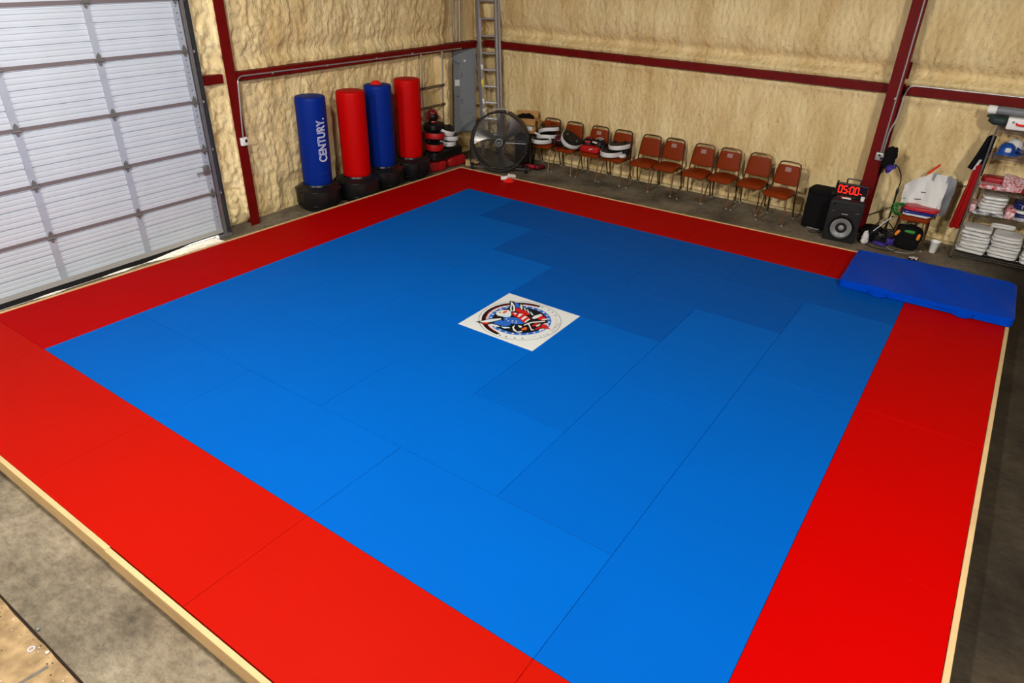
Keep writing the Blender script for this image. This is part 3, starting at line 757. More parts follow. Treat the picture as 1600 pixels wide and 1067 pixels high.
# extension ladder leaning into the corner
ALU = mat('ladder_aluminium', (176, 172, 172), 0.38, 0.5, metal=0.7, var=0.12, vscale=7)
L0, L1 = Vector((-4.545, 5.43, 0.94)), Vector((-4.79, 5.585, 2.93))
R0, R1 = Vector((-4.215, 5.60, 0.94)), Vector((-4.43, 5.75, 2.93))
def on_rail(a, b, z): return a + (b - a) * ((z - a.z) / (b.z - a.z))
ang = math.atan2((R0 - L0).y, (R0 - L0).x); LW = (R0 - L0).length
base = (on_rail(L0, L1, 0) + on_rail(R0, R1, 0)) / 2
lad = thing('extension_ladder', 'aluminium extension ladder leaning in the corner behind the drum fan', 'ladder', base, ang)
inv = (Matrix.Translation(base) @ RZ(ang)).inverted()
def sec_(z0, z1, inset, fwd, zshift, name):
    a0, a1 = inv @ on_rail(L0, L1, z0), inv @ on_rail(L0, L1, z1)
    b0, b1 = inv @ on_rail(R0, R1, z0), inv @ on_rail(R0, R1, z1)
    for p0, p1, sg in ((a0, a1, 1), (b0, b1, -1)):
        off = Vector((sg * inset, -fwd, 0)); p0 = p0 + off; p1 = p1 + off
        d = (p1 - p0); q = d.to_track_quat('Z', 'Y').to_matrix().to_4x4(); M = Matrix.Translation((p0 + p1) / 2) @ q
        Lr = d.length
        M2 = Matrix.Translation((p0 + p1) / 2) @ d.to_track_quat('Z', 'X').to_matrix().to_4x4()
        mb = MB(); mb.box((0, 0, 0), (0.006, 0.075, Lr), M=M); mb.box((sg * 0.020, 0.035, 0), (0.040, 0.006, Lr), M=M); mb.box((sg * 0.020, -0.035, 0), (0.040, 0.006, Lr), M=M)
        mb.build('rail', ALU, lad)
    z = z0 + zshift
    while z < z1:
        p, q = inv @ on_rail(L0, L1, z) + Vector((inset, -fwd, 0)), inv @ on_rail(R0, R1, z) + Vector((-inset, -fwd, 0))
        MB().tube([p, q], 0.016, 8).build('rung', ALU, lad, True)
        z += 0.308
    
sec_(0.02, 4.6, 0.0, 0.0, 0.43, 'base')
sec_(0.30, 5.0, 0.045, 0.085, 0.15, 'fly')
def rail_label(z, h, m_, name='rail_label'):
    p = inv @ on_rail(L0, L1, z) + Vector((0.035, -0.085, 0))
    MB().box((p.x + 0.018, p.y - 0.043, p.z), (0.044, 0.006, h)).build(name, m_, lad)
    MB().box((p.x - 0.002, p.y, p.z), (0.012, 0.074, h)).build(name, m_, lad)
rail_label(1.43, 0.17, mat('label_yellow', (226, 206, 40), 0.6))
rail_label(1.74, 0.09, PAPER); rail_label(1.10, 0.10, PAPER); rail_label(0.93, 0.05, PAPER); rail_label(2.42, 0.40, mat('label_violet', (150, 138, 160), 0.6))

# ------------------------------------------------------------------ free standing bags
BAGB = mat('bag_blue', (0, 36, 124), 0.5, 0.12, var=0.06, vscale=3, bump=0.05, bscale=60)
BAGR = mat('bag_red', (186, 2, 1), 0.5, 0.10, var=0.06, vscale=3, bump=0.05, bscale=60)
INKW = mat('bag_ink', (222, 222, 236), 0.6, 0.2)
INKD = mat('bag_ink_faint', (30, 70, 140), 0.6, 0.2)
BAG_R = 0.232
def lobes(a): return 1.0 - 0.045 * (abs(math.sin(a * 4)) ** 6)
def free_bag(label, x, y, lean, m, rz):
    t = thing('free_standing_bag', label, 'punching bag', (x, y, 0), rz, group='free standing punching bags along the left wall')
    prof = [(0.27, 0.0), (0.28, 0.05), (0.30, 0.07), (0.345, 0.09), (0.360, 0.12), (0.360, 0.30), (0.36, 0.345), (0.31, 0.38), (0.25, 0.40), (0.24, 0.425)]
    bs = MB().lathe(prof, 64, ang=lobes).build('base', BLACK_PL, t, True, 30)
    for k in range(8):
        a = k * PI / 4 + PI / 8; c, s = math.cos(a), math.sin(a)
        mb = MB(); mb.rbox((0.352, 0, 0.335), (0.03, 0.11, 0.018), 0.006, 2, M=RZ(a)); mb.rbox((0.352, 0, 0.115), (0.03, 0.08, 0.014), 0.005, 2, M=RZ(a)); mb.build('grip_rib', BLACK_PL, bs, True)
    cap = MB().lathe([(0.03, 0), (0.03, 0.025), (0.02, 0.03)], 12, TR(0.28, 0.12, 0.385)).build('fill_cap', BLACK_PL, bs, True)
    # the padded cylinder leans a touch
    M = Matrix.Shear('XY', 4, (lean[0], lean[1])) if False else Matrix(((1, 0, lean[0], 0), (0, 1, lean[1], 0), (0, 0, 1, 0), (0, 0, 0, 1)))
    r = BAG_R; z0, z1 = 0.41, 1.775
    prof = [(r * 0.93, z0), (r * 0.99, z0 + 0.02), (r, z0 + 0.06), (r, z0 + 0.62), (r * 0.997, z0 + 0.64), (r, z0 + 0.66), (r, z1 - 0.05), (r * 0.985, z1 - 0.02), (r * 0.94, z1 - 0.004), (r * 0.80, z1), (0.02, z1 + 0.004)]
    b = MB().lathe(prof, 56, M).build('padded_cylinder', m, t, True, 50)
    MB().lathe([(0.215, 0.395), (0.232, 0.40), (0.238, 0.415), (0.225, 0.425)], 48).build('collar', BLACK_RUB, t, True)
    return t, b, M
bag1, cyl1, M1 = free_bag('leftmost blue free standing bag with white outlined lettering up its side', -4.555, 1.00, (0.02, 0.0), BAGB, 0.3)
bag2, _, _ = free_bag('nearer red free standing bag between the two blue bags', -4.41, 1.74, (0.0, 0.0), BAGR, 1.1)
bag3, cyl3, M3 = free_bag('blue free standing bag with a small red cone on top', -4.52, 2.47, (0.0, -0.03), BAGB, 0.7)
bag4, cyl4, M4 = free_bag('farther red free standing bag next to the heap of sparring gear', -4.545, 3.22, (0.0, 0.0), BAGR, 0.1)
# the lettering runs up the first cylinder
vdir = math.atan2(-6.26 - 1.00, 4.32 + 4.555) - 0.3
def outline_text(body, size, z, dang, rad, mt, name, length, lw):
    """letter outlines as thin raised piping laid on the cylinder, reading upward"""
    cu = bpy.data.curves.new('txt', 'FONT'); cu.body = body; cu.size = size; cu.align_x = 'CENTER'; cu.align_y = 'CENTER'
    cu.fill_mode = 'NONE'; cu.resolution_u = 3
    o = bpy.data.objects.new('txt', cu); COL.objects.link(o)
    me = bpy.data.meshes.new_from_object(o.evaluated_get(bpy.context.evaluated_depsgraph_get()))
    vs_ = [q.co.copy() for q in me.vertices]; nb = {}
    for e in me.edges: nb.setdefault(e.vertices[0], []).append(e.vertices[1]); nb.setdefault(e.vertices[1], []).append(e.vertices[0])
    bpy.data.objects.remove(o); bpy.data.curves.remove(cu); bpy.data.meshes.remove(me)
    sx = length / (max(p.x for p in vs_) - min(p.x for p in vs_))
    seen = set(); mb = MB()
    for st in nb:
        if st in seen: continue
        loop = [st]; seen.add(st); cur = st
        while True:
            nx = [k for k in nb[cur] if k not in seen]
            if not nx: break
            cur = nx[0]; seen.add(cur); loop.append(cur)
        fine = []
        for i in range(len(loop)):
            p, q = vs_[loop[i]], vs_[loop[(i + 1) % len(loop)]]
            m_ = max(1, int((q - p).length / 0.02))
            for k in range(m_): fine.append(p.lerp(q, k / m_))
        pts = []
        for p in fine:
            a = vdir + dang - p.y / rad
            pts.append(M1 @ Vector((rad * math.cos(a), rad * math.sin(a), z + p.x * sx)))
        if len(pts) > 2: mb.tube(pts, lw, 5, True)
    return mb.build(name, mt, cyl1, True)
outline_text('CENTURY.', 0.20, 1.135, 0.58, BAG_R + 0.001, INKW, 'lettering', 0.66, 0.0042)['label'] = 'white outlined lettering'
def flat_text_on_cyl(body, size, z, dang, rad, mt, name):
    v, f = text_mesh(body, size, 0.0, resolution=2)
    out = []
    for p in v:
        a = vdir + dang + p[0] / rad
        out.append(M1 @ Vector((rad * math.cos(a), rad * math.sin(a), z + p[1])))
    MB().add(out, f).build(name, mt, cyl1)
flat_text_on_cyl('WAVEMASTER', 0.028, 0.625, 0.45, BAG_R + 0.002, INKD, 'small_lettering')
MB().box((0.232, 0, 0), (0.004, 0.055, 0.035), M=TR(0, 0, 0.80) @ RZ(math.atan2(-1, 0.75) - 0.7 - 0.85)).build('care_tag', PAPER, bag3)

CONE = mat('cone_red', (226, 30, 20), 0.5, 0.3)
def disc_cone(label, loc, group='red disc cones'):
    t = thing('disc_cone', label, 'cone', loc, group=group)
    MB().lathe([(0.095, 0.0), (0.097, 0.006), (0.085, 0.012), (0.055, 0.045), (0.035, 0.055), (0.028, 0.053), (0.02, 0.04)], 28).build('dome', CONE, t, True)
    MB().lathe([(0.097, 0.0), (0.101, 0.003), (0.097, 0.007)], 28).build('rim', CONE, t, True)
    return t
disc_cone('small red disc cone lying on top of a blue free standing bag', (-4.52 + 0.02, 2.47 - 0.03 * 1.78, 1.779))

# ------------------------------------------------------------------ padded shields, helmets and other sparring gear
RIMW = mat('pad_white', (206, 203, 200), 0.5, 0.35, var=0.08, vscale=9)
LEATH = mat('pad_black', (15, 13, 14), 0.5, 0.35, bump=0.15, bscale=40)
PADR = mat('pad_red', (172, 16, 16), 0.5, 0.35, var=0.1, vscale=8, bump=0.1, bscale=30)
def d_shape(W, D, n=14, k=0.0):
    """half moon outline: straight back at +y, round front at -y"""
    pts = [(W / 2 * math.cos(a), -D * 0.75 * math.sin(a)) for a in [PI * i / n for i in range(n + 1)]]
    pts = [(x, y) for x, y in pts]
    return [(W / 2, D * 0.25)] + pts + [(-W / 2, D * 0.25)]
def pad_shield(label, loc, rot, W=0.42, D=0.34, H=0.105, rim=RIMW, top=LEATH, group='curved kick shields on the chairs', sag=0.0, strap=True):
    t = thing('kick_shield', label, 'kick shield', loc, rot=rot, group=group)
    P = d_shape(W, D); mb = MB()
    c = lambda s_, z: [(x * s_, y * s_, z + sag * (x / W) ** 2) for x, y in P]
    n = len(P); rings = [c(0.90, 0), c(0.985, 0.014), c(0.99, H - 0.014), c(0.90, H), c(0.5, H + 0.008)]
    v = [p for r in rings for p in r]; f = []
    for i in range(len(rings) - 1):
        for k in range(n): f.append((i * n + k, i * n + (k + 1) % n, (i + 1) * n + (k + 1) % n, (i + 1) * n + k))
    f.append(tuple(reversed(range(n)))); f.append(tuple(range(4 * n, 5 * n)))
    mb.add(v, f).build('pad', top, t, True, 50)
    # pale band round the striking edge
    mb = MB(); ring = P[1:-1]; m = len(ring)
    sec = [(1.0, H * 0.16), (1.022, H * 0.28), (1.022, H * 0.80), (1.0, H * 0.92)]
    v = []; f = []
    for s_, z in sec: v += [(x * s_, y * s_, z + sag * (x / W) ** 2) for x, y in ring]
    for i in range(3):
        for k in range(m - 1): f.append((i * m + k, i * m + k + 1, (i + 1) * m + k + 1, (i + 1) * m + k))
    inner = [(x * 0.97, y * 0.97, z) for x, y, z in v[:m]] + [(x * 0.97, y * 0.97, z) for x, y, z in v[3 * m:]]
    o = len(v); v += inner
    for k in range(m - 1): f.append((k + 1, k, o + k, o + k + 1)); f.append((3 * m + k, 3 * m + k + 1, o + m + k + 1, o + m + k))
    mb.add(v, f).build('edge_band', rim, t, True, 60)
    if strap:
        for sx in (-0.25, 0.25):
            pts = [(sx * W - 0.0, D * 0.12, H), (sx * W, D * 0.08, H + 0.028), (sx * W, -D * 0.18, H + 0.03), (sx * W, -D * 0.24, H)]
            mb = MB()
            for a, b in zip(pts, pts[1:]):
                a, b = Vector(a), Vector(b); u = Vector((0.018, 0, 0)); w_ = Vector((0, 0, 0.004))
                mb.add([a - u, a + u, b + u, b - u, a - u + w_, a + u + w_, b + u + w_, b - u + w_], [(0, 3, 2, 1), (4, 5, 6, 7), (0, 1, 5, 4), (2, 3, 7, 6), (1, 2, 6, 5), (3, 0, 4, 7)])
            mb.build('strap', LEATH, t)
    return t
def headgear(label, loc, rot, shell, s=1.0, group='padded sparring helmets', pad=None):
    t = thing('sparring_helmet', label, 'helmet', loc, rot=rot, group=group)
    nu, nv = 28, 16; R = (0.115 * s, 0.135 * s, 0.125 * s)
    v = []; f = []
    for j in range(nv + 1):
        ph = -PI * 0.36 + (PI * 0.86) * j / nv
        for i in range(nu):
            a = 2 * PI * i / nu
            v.append((R[0] * math.cos(ph) * math.cos(a), R[1] * math.cos(ph) * math.sin(a), R[2] * (math.sin(ph)) + 0.115 * s))
    for j in range(nv):
        for i in range(nu):
            a = 2 * PI * (i + 0.5) / nu; z = (j + 0.5) / nv
            front = abs((a - 1.5 * PI + PI) % (2 * PI) - PI)
            if front < 0.72 and 0.0 <= z < 0.62: continue
            q = (j * nu + i, j * nu + (i + 1) % nu, (j + 1) * nu + (i + 1) % nu, (j + 1) * nu + i); f.append(q)
    MB().add(v, f).build('shell', shell, t, True, 60)
    MB().soft((0, 0.012 * s, 0.11 * s), (0.20 * s, 0.23 * s, 0.19 * s), 5, e=0.9).build('lining', LEATH, t, True, 60)
    for sx in (-1, 1): MB().lathe([(0.045 * s, 0), (0.045 * s, 0.012), (0.03 * s, 0.026), (0.012 * s, 0.02)], 16, TR(sx * 0.100 * s, 0.01, 0.09 * s) @ Matrix.Rotation(sx * PI / 2, 4, 'Y')).build('ear_cup', shell, t, True)
    MB().rbox((0, -0.112 * s, 0.022 * s), (0.10 * s, 0.05 * s, 0.045 * s), 0.015, 2).build('chin_guard', shell, t, True)
    MB().rbox((0, -0.118 * s, 0.185 * s), (0.11 * s, 0.035 * s, 0.035 * s), 0.012, 2, rot=(-0.4, 0, 0)).build('brow_pad', pad or shell, t, True)
    for k in (-1, 0, 1): MB().box((k * 0.045 * s, 0.01, 0.236 * s - abs(k) * 0.011), (0.022 * s, 0.10 * s, 0.012)).build('top_rib', pad or LEATH, t)
    return t
def soft_thing(name, label, cat, loc, d, m, rot=None, e=0.45, amp=0.12, seed=1, n=9, group=None, freq=8, part='body', taper=0):
    t = thing(name, label, cat, loc, rot=rot, group=group)
    MB().soft((0, 0, d[2] / 2), d, n, e, amp, freq, seed, taper=taper).build(part, m, t, True, 60)
    return t
def duffel(label, loc, rz, L=0.46, D=0.26, H=0.19, m=None, group='red gear bags on the floor'):
    t = thing('gear_bag', label, 'bag', loc, rz, group=group)
    MB().soft((0, 0, H / 2), (L, D, H), 9, 0.5, 0.06, 6, 4).build('body', m, t, True, 60)
    MB().tube([(-L * 0.47, 0, H * 0.93), (-L * 0.2, 0, H * 1.0), (L * 0.2, 0, H * 1.0), (L * 0.47, 0, H * 0.93)], 0.006, 6).build('zip', BLACK_RUB, t, True)
    for sy in (-1, 1):
        pts = [(-L * 0.22, sy * D * 0.42, H * 0.35), (-L * 0.22, sy * D * 0.47, H * 0.75), (-L * 0.12, sy * D * 0.20, H * 1.10), (L * 0.12, sy * D * 0.20, H * 1.10), (L * 0.22, sy * D * 0.47, H * 0.75), (L * 0.22, sy * D * 0.42, H * 0.35)]
        MB().tube(bend_path(pts, 0.04, 3), 0.010, 6).build('handle', BLACK_RUB, t, True)
    return t
# heap left of the breaker panel: red bags, a black slab and shields, one helmet on top
HEAP = 'sparring gear heaped by the breaker panel'
BAGD = mat('bag_dark_red', (158, 14, 16), 0.6, 0.3, var=0.15, vscale=7, bump=0.2, bscale=18)
duffel('red gear bag at the foot of the heap, nearer the free standing bags', (-4.50, 3.86, 0), 1.25, 0.44, 0.26, 0.20, BAGD)
duffel('red gear bag at the foot of the heap, nearer the breaker panel', (-4.47, 4.40, 0), 1.45, 0.50, 0.28, 0.21, BAGD)
soft_thing('black_pad', 'big flat black pad lying across the red gear bags', 'pad', (-4.52, 4.12, 0.215), (0.36, 0.92, 0.18), LEATH, rot=(0, 0, 0.05), e=0.3, amp=0.05, seed=6, part='slab')
pad_shield('red edged shield lowest in the heap by the breaker panel', (-4.54, 3.88, 0.41), (0.04, 0.04, 0.75), 0.38, 0.34, 0.15, rim=PADR, group=HEAP)
pad_shield('white edged shield low in the heap beside the breaker panel', (-4.57, 4.30, 0.41), (0, 0.03, 0.95), 0.36, 0.34, 0.11, group=HEAP)
pad_shield('white edged shield in the middle of the heap beside the breaker panel', (-4.53, 4.26, 0.535), (0.06, 0.06, 1.45), 0.38, 0.34, 0.11, group=HEAP)
pad_shield('red edged shield under the helmet on the heap', (-4.54, 3.88, 0.605), (-0.08, 0.06, 1.15), 0.40, 0.34, 0.13, rim=PADR, group=HEAP)
pad_shield('white edged shield uppermost in the heap beside the breaker panel', (-4.56, 4.20, 0.68), (0.20, 0.22, 1.15), 0.40, 0.36, 0.12, group=HEAP)
soft_thing('black_pad', 'rounded black pad holding the shiny red helmet', 'pad', (-4.55, 3.92, 0.745), (0.30, 0.38, 0.17), LEATH, rot=(0, 0, 0.1), e=0.6, amp=0.12, seed=9, part='slab')
headgear('shiny dark red helmet crowning the heap by the breaker panel', (-4.55, 3.88, 0.915), (0, 0, 0.9), mat('helmet_red', (120, 8, 20), 0.2, 0.5, coat=0.6), 1.0, group=None)
for lab, y, dz in (('white strap buckle hanging off the middle of the gear heap', 3.98, 0.575),):
    t = thing('strap_buckle', lab, 'strap', (-4.40, y, dz))
    for k in range(3): MB().rbox((0.0 + k * 0.01, -0.05 + k * 0.05, -0.03 * k), (0.03, 0.045, 0.035), 0.008).build('buckle', RIMW, t)

t = thing('timber_block', 'short pale timber block on the slab beside the drum fan', 'block', (-4.18, 4.62, 0), 0.75)
MB().rbox((0, 0, 0.055), (0.27, 0.13, 0.11), 0.006, 1).build('block', PINE, t)

# ------------------------------------------------------------------ drum fan
FANM = mat('fan_grey', (52, 52, 52), 0.42, 0.5, metal=0.5)
FANB = mat('fan_blade', (176, 172, 166), 0.32, 0.5, metal=0.85, var=0.15, vscale=5)
WIRE = mat('fan_wire', (58, 57, 56), 0.4, 0.5, metal=0.5)
fan = thing('drum_fan', 'large round grey drum fan with wire guard on a wheeled stand', 'fan', (-3.52, 4.66, 0), math.atan2(-6.26 - 4.66, 4.32 + 3.52) + PI / 2 - 0.12)
FR, FZ = 0.545, 0.575
TILT = Matrix.Rotation(-0.10, 4, 'X')
FM = TR(0, 0, FZ) @ TILT @ Matrix.Rotation(PI / 2, 4, 'X')     # lathe z -> -y (front)
MB().lathe([(FR - 0.012, -0.17), (FR, -0.18), (FR + 0.008, -0.165), (FR, -0.15), (FR, 0.15), (FR + 0.012, 0.165), (FR + 0.004, 0.185), (FR - 0.014, 0.175), (FR - 0.014, -0.17)], 64, FM, False, False).build('drum', FANM, fan, True, 35)
def guard(zf, name, rings, spokes, bulge):
    mb = MB(); prof = lambda r: zf + bulge * (1 - (r / FR) ** 2)
    for k in range(rings):
        r = 0.10 + (FR - 0.02 - 0.10) * k / (rings - 1)
        mb.tube([FM @ Vector((r * math.cos(a), r * math.sin(a), prof(r))) for a in [2 * PI * i / 56 for i in range(56)]], 0.0026, 4, True)
    for k in range(spokes):
        a = 2 * PI * k / spokes
        mb.tube([FM @ Vector((r * math.cos(a), r * math.sin(a), prof(r))) for r in (0.06, 0.2, 0.38, FR - 0.005)], 0.003, 4)
    return mb.build(name, WIRE, fan, True)
guard(0.165, 'front_guard', 30, 24, 0.05); guard(-0.16, 'rear_guard', 9, 16, -0.03)
MB().lathe([(0.085, 0.20), (0.085, 0.225), (0.06, 0.235), (0.045, 0.232)], 32, FM).build('centre_plate', BLACK_PL, fan, True)
mb = MB()
for k in range(18): mb.box((0.064, 0, 0.237), (0.03, 0.007, 0.004), M=FM @ RZ(k * PI / 9))
o = mb.build('sunburst', mat('badge_silver', (150, 150, 150), 0.4, metal=0.6), fan); o['kind'] = 'stuff'
MB().box((0, 0, 0.234), (0.05, 0.014, 0.004), M=FM @ RZ(0.1)).build('badge', mat('badge_silver', (150, 150, 150)), fan)
for k in range(3):
    a0 = k * 2 * PI / 3 + 0.5
    def bf(u, v, a0=a0):
        r = 0.09 + (FR - 0.05 - 0.09) * u; wdt = (0.38 + 0.30 * u)
        a = a0 + wdt * (v - 0.5) + 0.35 * u
        return FM @ Vector((r * math.cos(a), r * math.sin(a), 0.06 + 0.10 * (v - 0.5) + 0.02 * math.sin(v * PI)))
    MB().grid(8, 6, bf, 0.004).build('blade', FANB, fan, True, 60)
MB().lathe([(0.09, -0.10), (0.10, -0.08), (0.10, 0.08), (0.07, 0.10), (0.02, 0.11)], 24, FM).build('motor', FANM, fan, True)
for a in (0.0, PI / 2, PI): MB().box(((FR + 0.06) / 2, 0, -0.11), (FR - 0.07, 0.035, 0.02), M=FM @ RZ(a)).build('motor_strut', FANM, fan)
MB().box((0.32, 0, 0.215), (0.40, 0.014, 0.008), M=FM).build('guard_bar', mat('badge_silver', (150, 150, 150)), fan)
mb = MB()
for k in range(12):
    a = 2 * PI * k / 12 + 0.2; mb.rbox((FR + 0.006, 0, 0.165), (0.03, 0.035, 0.05), 0.006, 1, M=FM @ RZ(a))
o = mb.build('guard_clip', FANM, fan); o['kind'] = 'stuff'
for sx in (-1, 1):
    MB().tube(bend_path([(sx * 0.585, 0.02, FZ), (sx * 0.585, 0.02, 0.07), (sx * 0.45, 0.26, 0.045)], 0.05), 0.014, 8).build('stand_leg', FANM, fan, True)
    MB().tube([(sx * 0.585, 0.02, FZ), (sx * 0.53, 0.0, FZ)], 0.015, 8).build('pivot', FANM, fan, True)
    wl = MB().lathe([(0.045, -0.03), (0.072, -0.028), (0.078, -0.015), (0.078, 0.015), (0.072, 0.028), (0.045, 0.03)], 24, TR(sx * 0.53, -0.10, 0.079) @ Matrix.Rotation(PI / 2, 4, 'Y')).build('wheel', BLACK_RUB, fan, True, 35)
    MB().lathe([(0.04, -0.034), (0.04, 0.034)], 16, TR(sx * 0.53, -0.10, 0.079) @ Matrix.Rotation(PI / 2, 4, 'Y')).build('wheel_hub', mat('hub_grey', (120, 122, 118), 0.5), wl, True)
MB().tube([(-0.585, -0.10, 0.079), (0.585, -0.10, 0.079)], 0.014, 8).build('axle', FANM, fan, True)
mb = MB(); mb.tube(bend_path([(-0.18, 0, 0.54), (-0.16, -0.0, 0.60), (0.12, 0.0, 0.60), (0.14, 0, 0.54)], 0.03), 0.012, 8)
h_ = mb.build('carry_handle', mat('badge_silver', (150, 150, 150)), fan, True); h_.matrix_local = TR(0, 0, FZ) @ TILT
for v_ in h_.data.vertices: v_.co.y -= 0.16

# bin with an open carton on top, behind the fan
t = thing('trash_bin', 'dark round bin behind the drum fan carrying the carton', 'bin', (-3.46, 5.45, 0))
MB().lathe([(0.19, 0), (0.20, 0.02), (0.225, 0.58), (0.24, 0.59), (0.24, 0.62), (0.22, 0.625), (0.21, 0.60)], 28, cap1=True).build('barrel', mat('bin_brown', (26, 16, 12), 0.6, 0.3), t, True, 40)
for k in (0, 1): MB().rbox((0.24 * math.cos(k * PI + 0.6), 0.24 * math.sin(k * PI + 0.6), 0.56), (0.03, 0.09, 0.03), 0.008).build('grip', mat('bin_brown', (26, 16, 12)), t)
CARD = mat('cardboard', (178, 132, 78), 0.8, 0.15, var=0.12, vscale=5)
t = thing('cardboard_box', 'open cardboard carton with a white shipping label on the dark bin', 'box', (-3.47, 5.45, 0.63), 0.42)
W_, D_, H_ = 0.44, 0.30, 0.26
mb = MB(); mb.box((0, 0, 0.004), (W_, D_, 0.008))
for a in ((0, -D_ / 2, W_, 0.006), (0, D_ / 2, W_, 0.006)): mb.box((a[0], a[1], H_ / 2), (a[2], a[3], H_))
for sx in (-1, 1): mb.box((sx * W_ / 2, 0, H_ / 2), (0.006, D_, H_))
mb.build('carton', CARD, t)
for nm, c, d, r in (('flap', (0.0, -D_ / 2 - 0.06, H_ - 0.03), (W_, 0.15, 0.005), (0.75, 0, 0)), ('flap', (W_ / 2 + 0.05, 0, H_ - 0.03), (0.13, D_, 0.005), (0, 0.7, 0)), ('flap', (-W_ / 2 - 0.05, 0, H_ + 0.04), (0.14, D_, 0.005), (0, 0.6, 0)), ('flap', (0, D_ / 2 + 0.03, H_ + 0.05), (W_, 0.14, 0.005), (0.9, 0, 0))):
    MB().box((0, 0, 0), d, M=TR(*c) @ Euler(r).to_matrix().to_4x4()).build(nm, CARD, t)
MB().box((0.10, -D_ / 2 - 0.005, H_ * 0.52), (0.13, 0.004, 0.16)).build('shipping_label', PAPER, t)
soft_thing('black_garment', 'crumpled black garment spilling out of the carton', 'clothing', (-3.48, 5.46, 0.80), (0.32, 0.22, 0.17), BLACK_CLOTH, rot=(0, 0, 0.4), e=0.8, amp=0.3, seed=3, freq=14, part='cloth')
# shoes beside the bin
def shoe(label, loc, rz, upper, sole=BLACK_RUB):
    t = thing('sparring_shoe', label, 'shoe', loc, rz, group='red and black foot pads by the bin')
    MB().soft((0, 0, 0.055), (0.10, 0.24, 0.11), 7, 0.7, 0.08, 10, 3, fn=lambda p: (p.x, p.y, p.z * (0.62 + 0.38 * (p.y + 0.12) / 0.24))).build('upper', upper, t, True, 60)
    MB().soft((0, 0, 0.012), (0.105, 0.25, 0.024), 4, 0.5).build('sole', sole, t, True)
    for k in range(3): MB().rbox((0, -0.01 - k * 0.035, 0.085 - 0.008 * k), (0.085, 0.014, 0.012), 0.004).build('strap', RIMW if k == 0 else LEATH, t)
    return t
FOOTR = mat('foot_pad_red', (190, 24, 48), 0.45, 0.4)
shoe('red foot pad lying beside the dark bin, nearer the fan', (-3.12, 5.12, 0), 2.4, FOOTR)
shoe('black and red foot pad lying beside the dark bin, nearer the chairs', (-2.96, 5.24, 0), 2.9, mat('foot_pad_dark', (96, 12, 24), 0.45, 0.4))

# cone and cups left on the far edge of the mat
disc_cone('bright red disc cone on the mat edge in front of the drum fan', (-2.70, 3.80, MT))
def paper_cup(label, loc, rot, s=1.0, group=None, m=None):
    t = thing('paper_cup', label, 'cup', loc, rot=rot, group=group)
    MB().lathe([(0.026 * s, 0), (0.027 * s, 0.002), (0.038 * s, 0.10 * s), (0.041 * s, 0.102 * s), (0.040 * s, 0.106 * s), (0.035 * s, 0.10 * s), (0.024 * s, 0.006)], 24, cap1=True).build('wall', m or PAPER, t, True, 50)
    MB().lathe([(0.0385 * s, 0.101 * s), (0.0415 * s, 0.103 * s), (0.0395 * s, 0.107 * s)], 24, cap0=False, cap1=False).build('rim', m or PAPER, t, True)
    return t
paper_cup('white cup lying on the mat left of the bright red cone', (-2.83, 3.74, MT + 0.042), (PI / 2 - 0.12, 0, 2.2), 1.1, 'white cups by the red cone')
paper_cup('white cup lying on the mat right of the bright red cone', (-2.70, 4.00, MT + 0.045), (PI / 2 - 0.12, 0, -0.6), 1.2, 'white cups by the red cone')
t = thing('water_bottle', 'small dark bottle lying on the slab behind the white cup', 'bottle', (-2.64, 4.20, 0.045), rot=(PI / 2, 0, 0.9))
MB().lathe([(0.035, -0.08), (0.042, -0.07), (0.042, 0.05), (0.02, 0.08), (0.018, 0.10)], 20).build('body', BLACK_PL, t, True, 40)
MB().lathe([(0.022, 0.095), (0.022, 0.12)], 16).build('cap', mat('hub_grey', (120, 122, 118)), t, True)

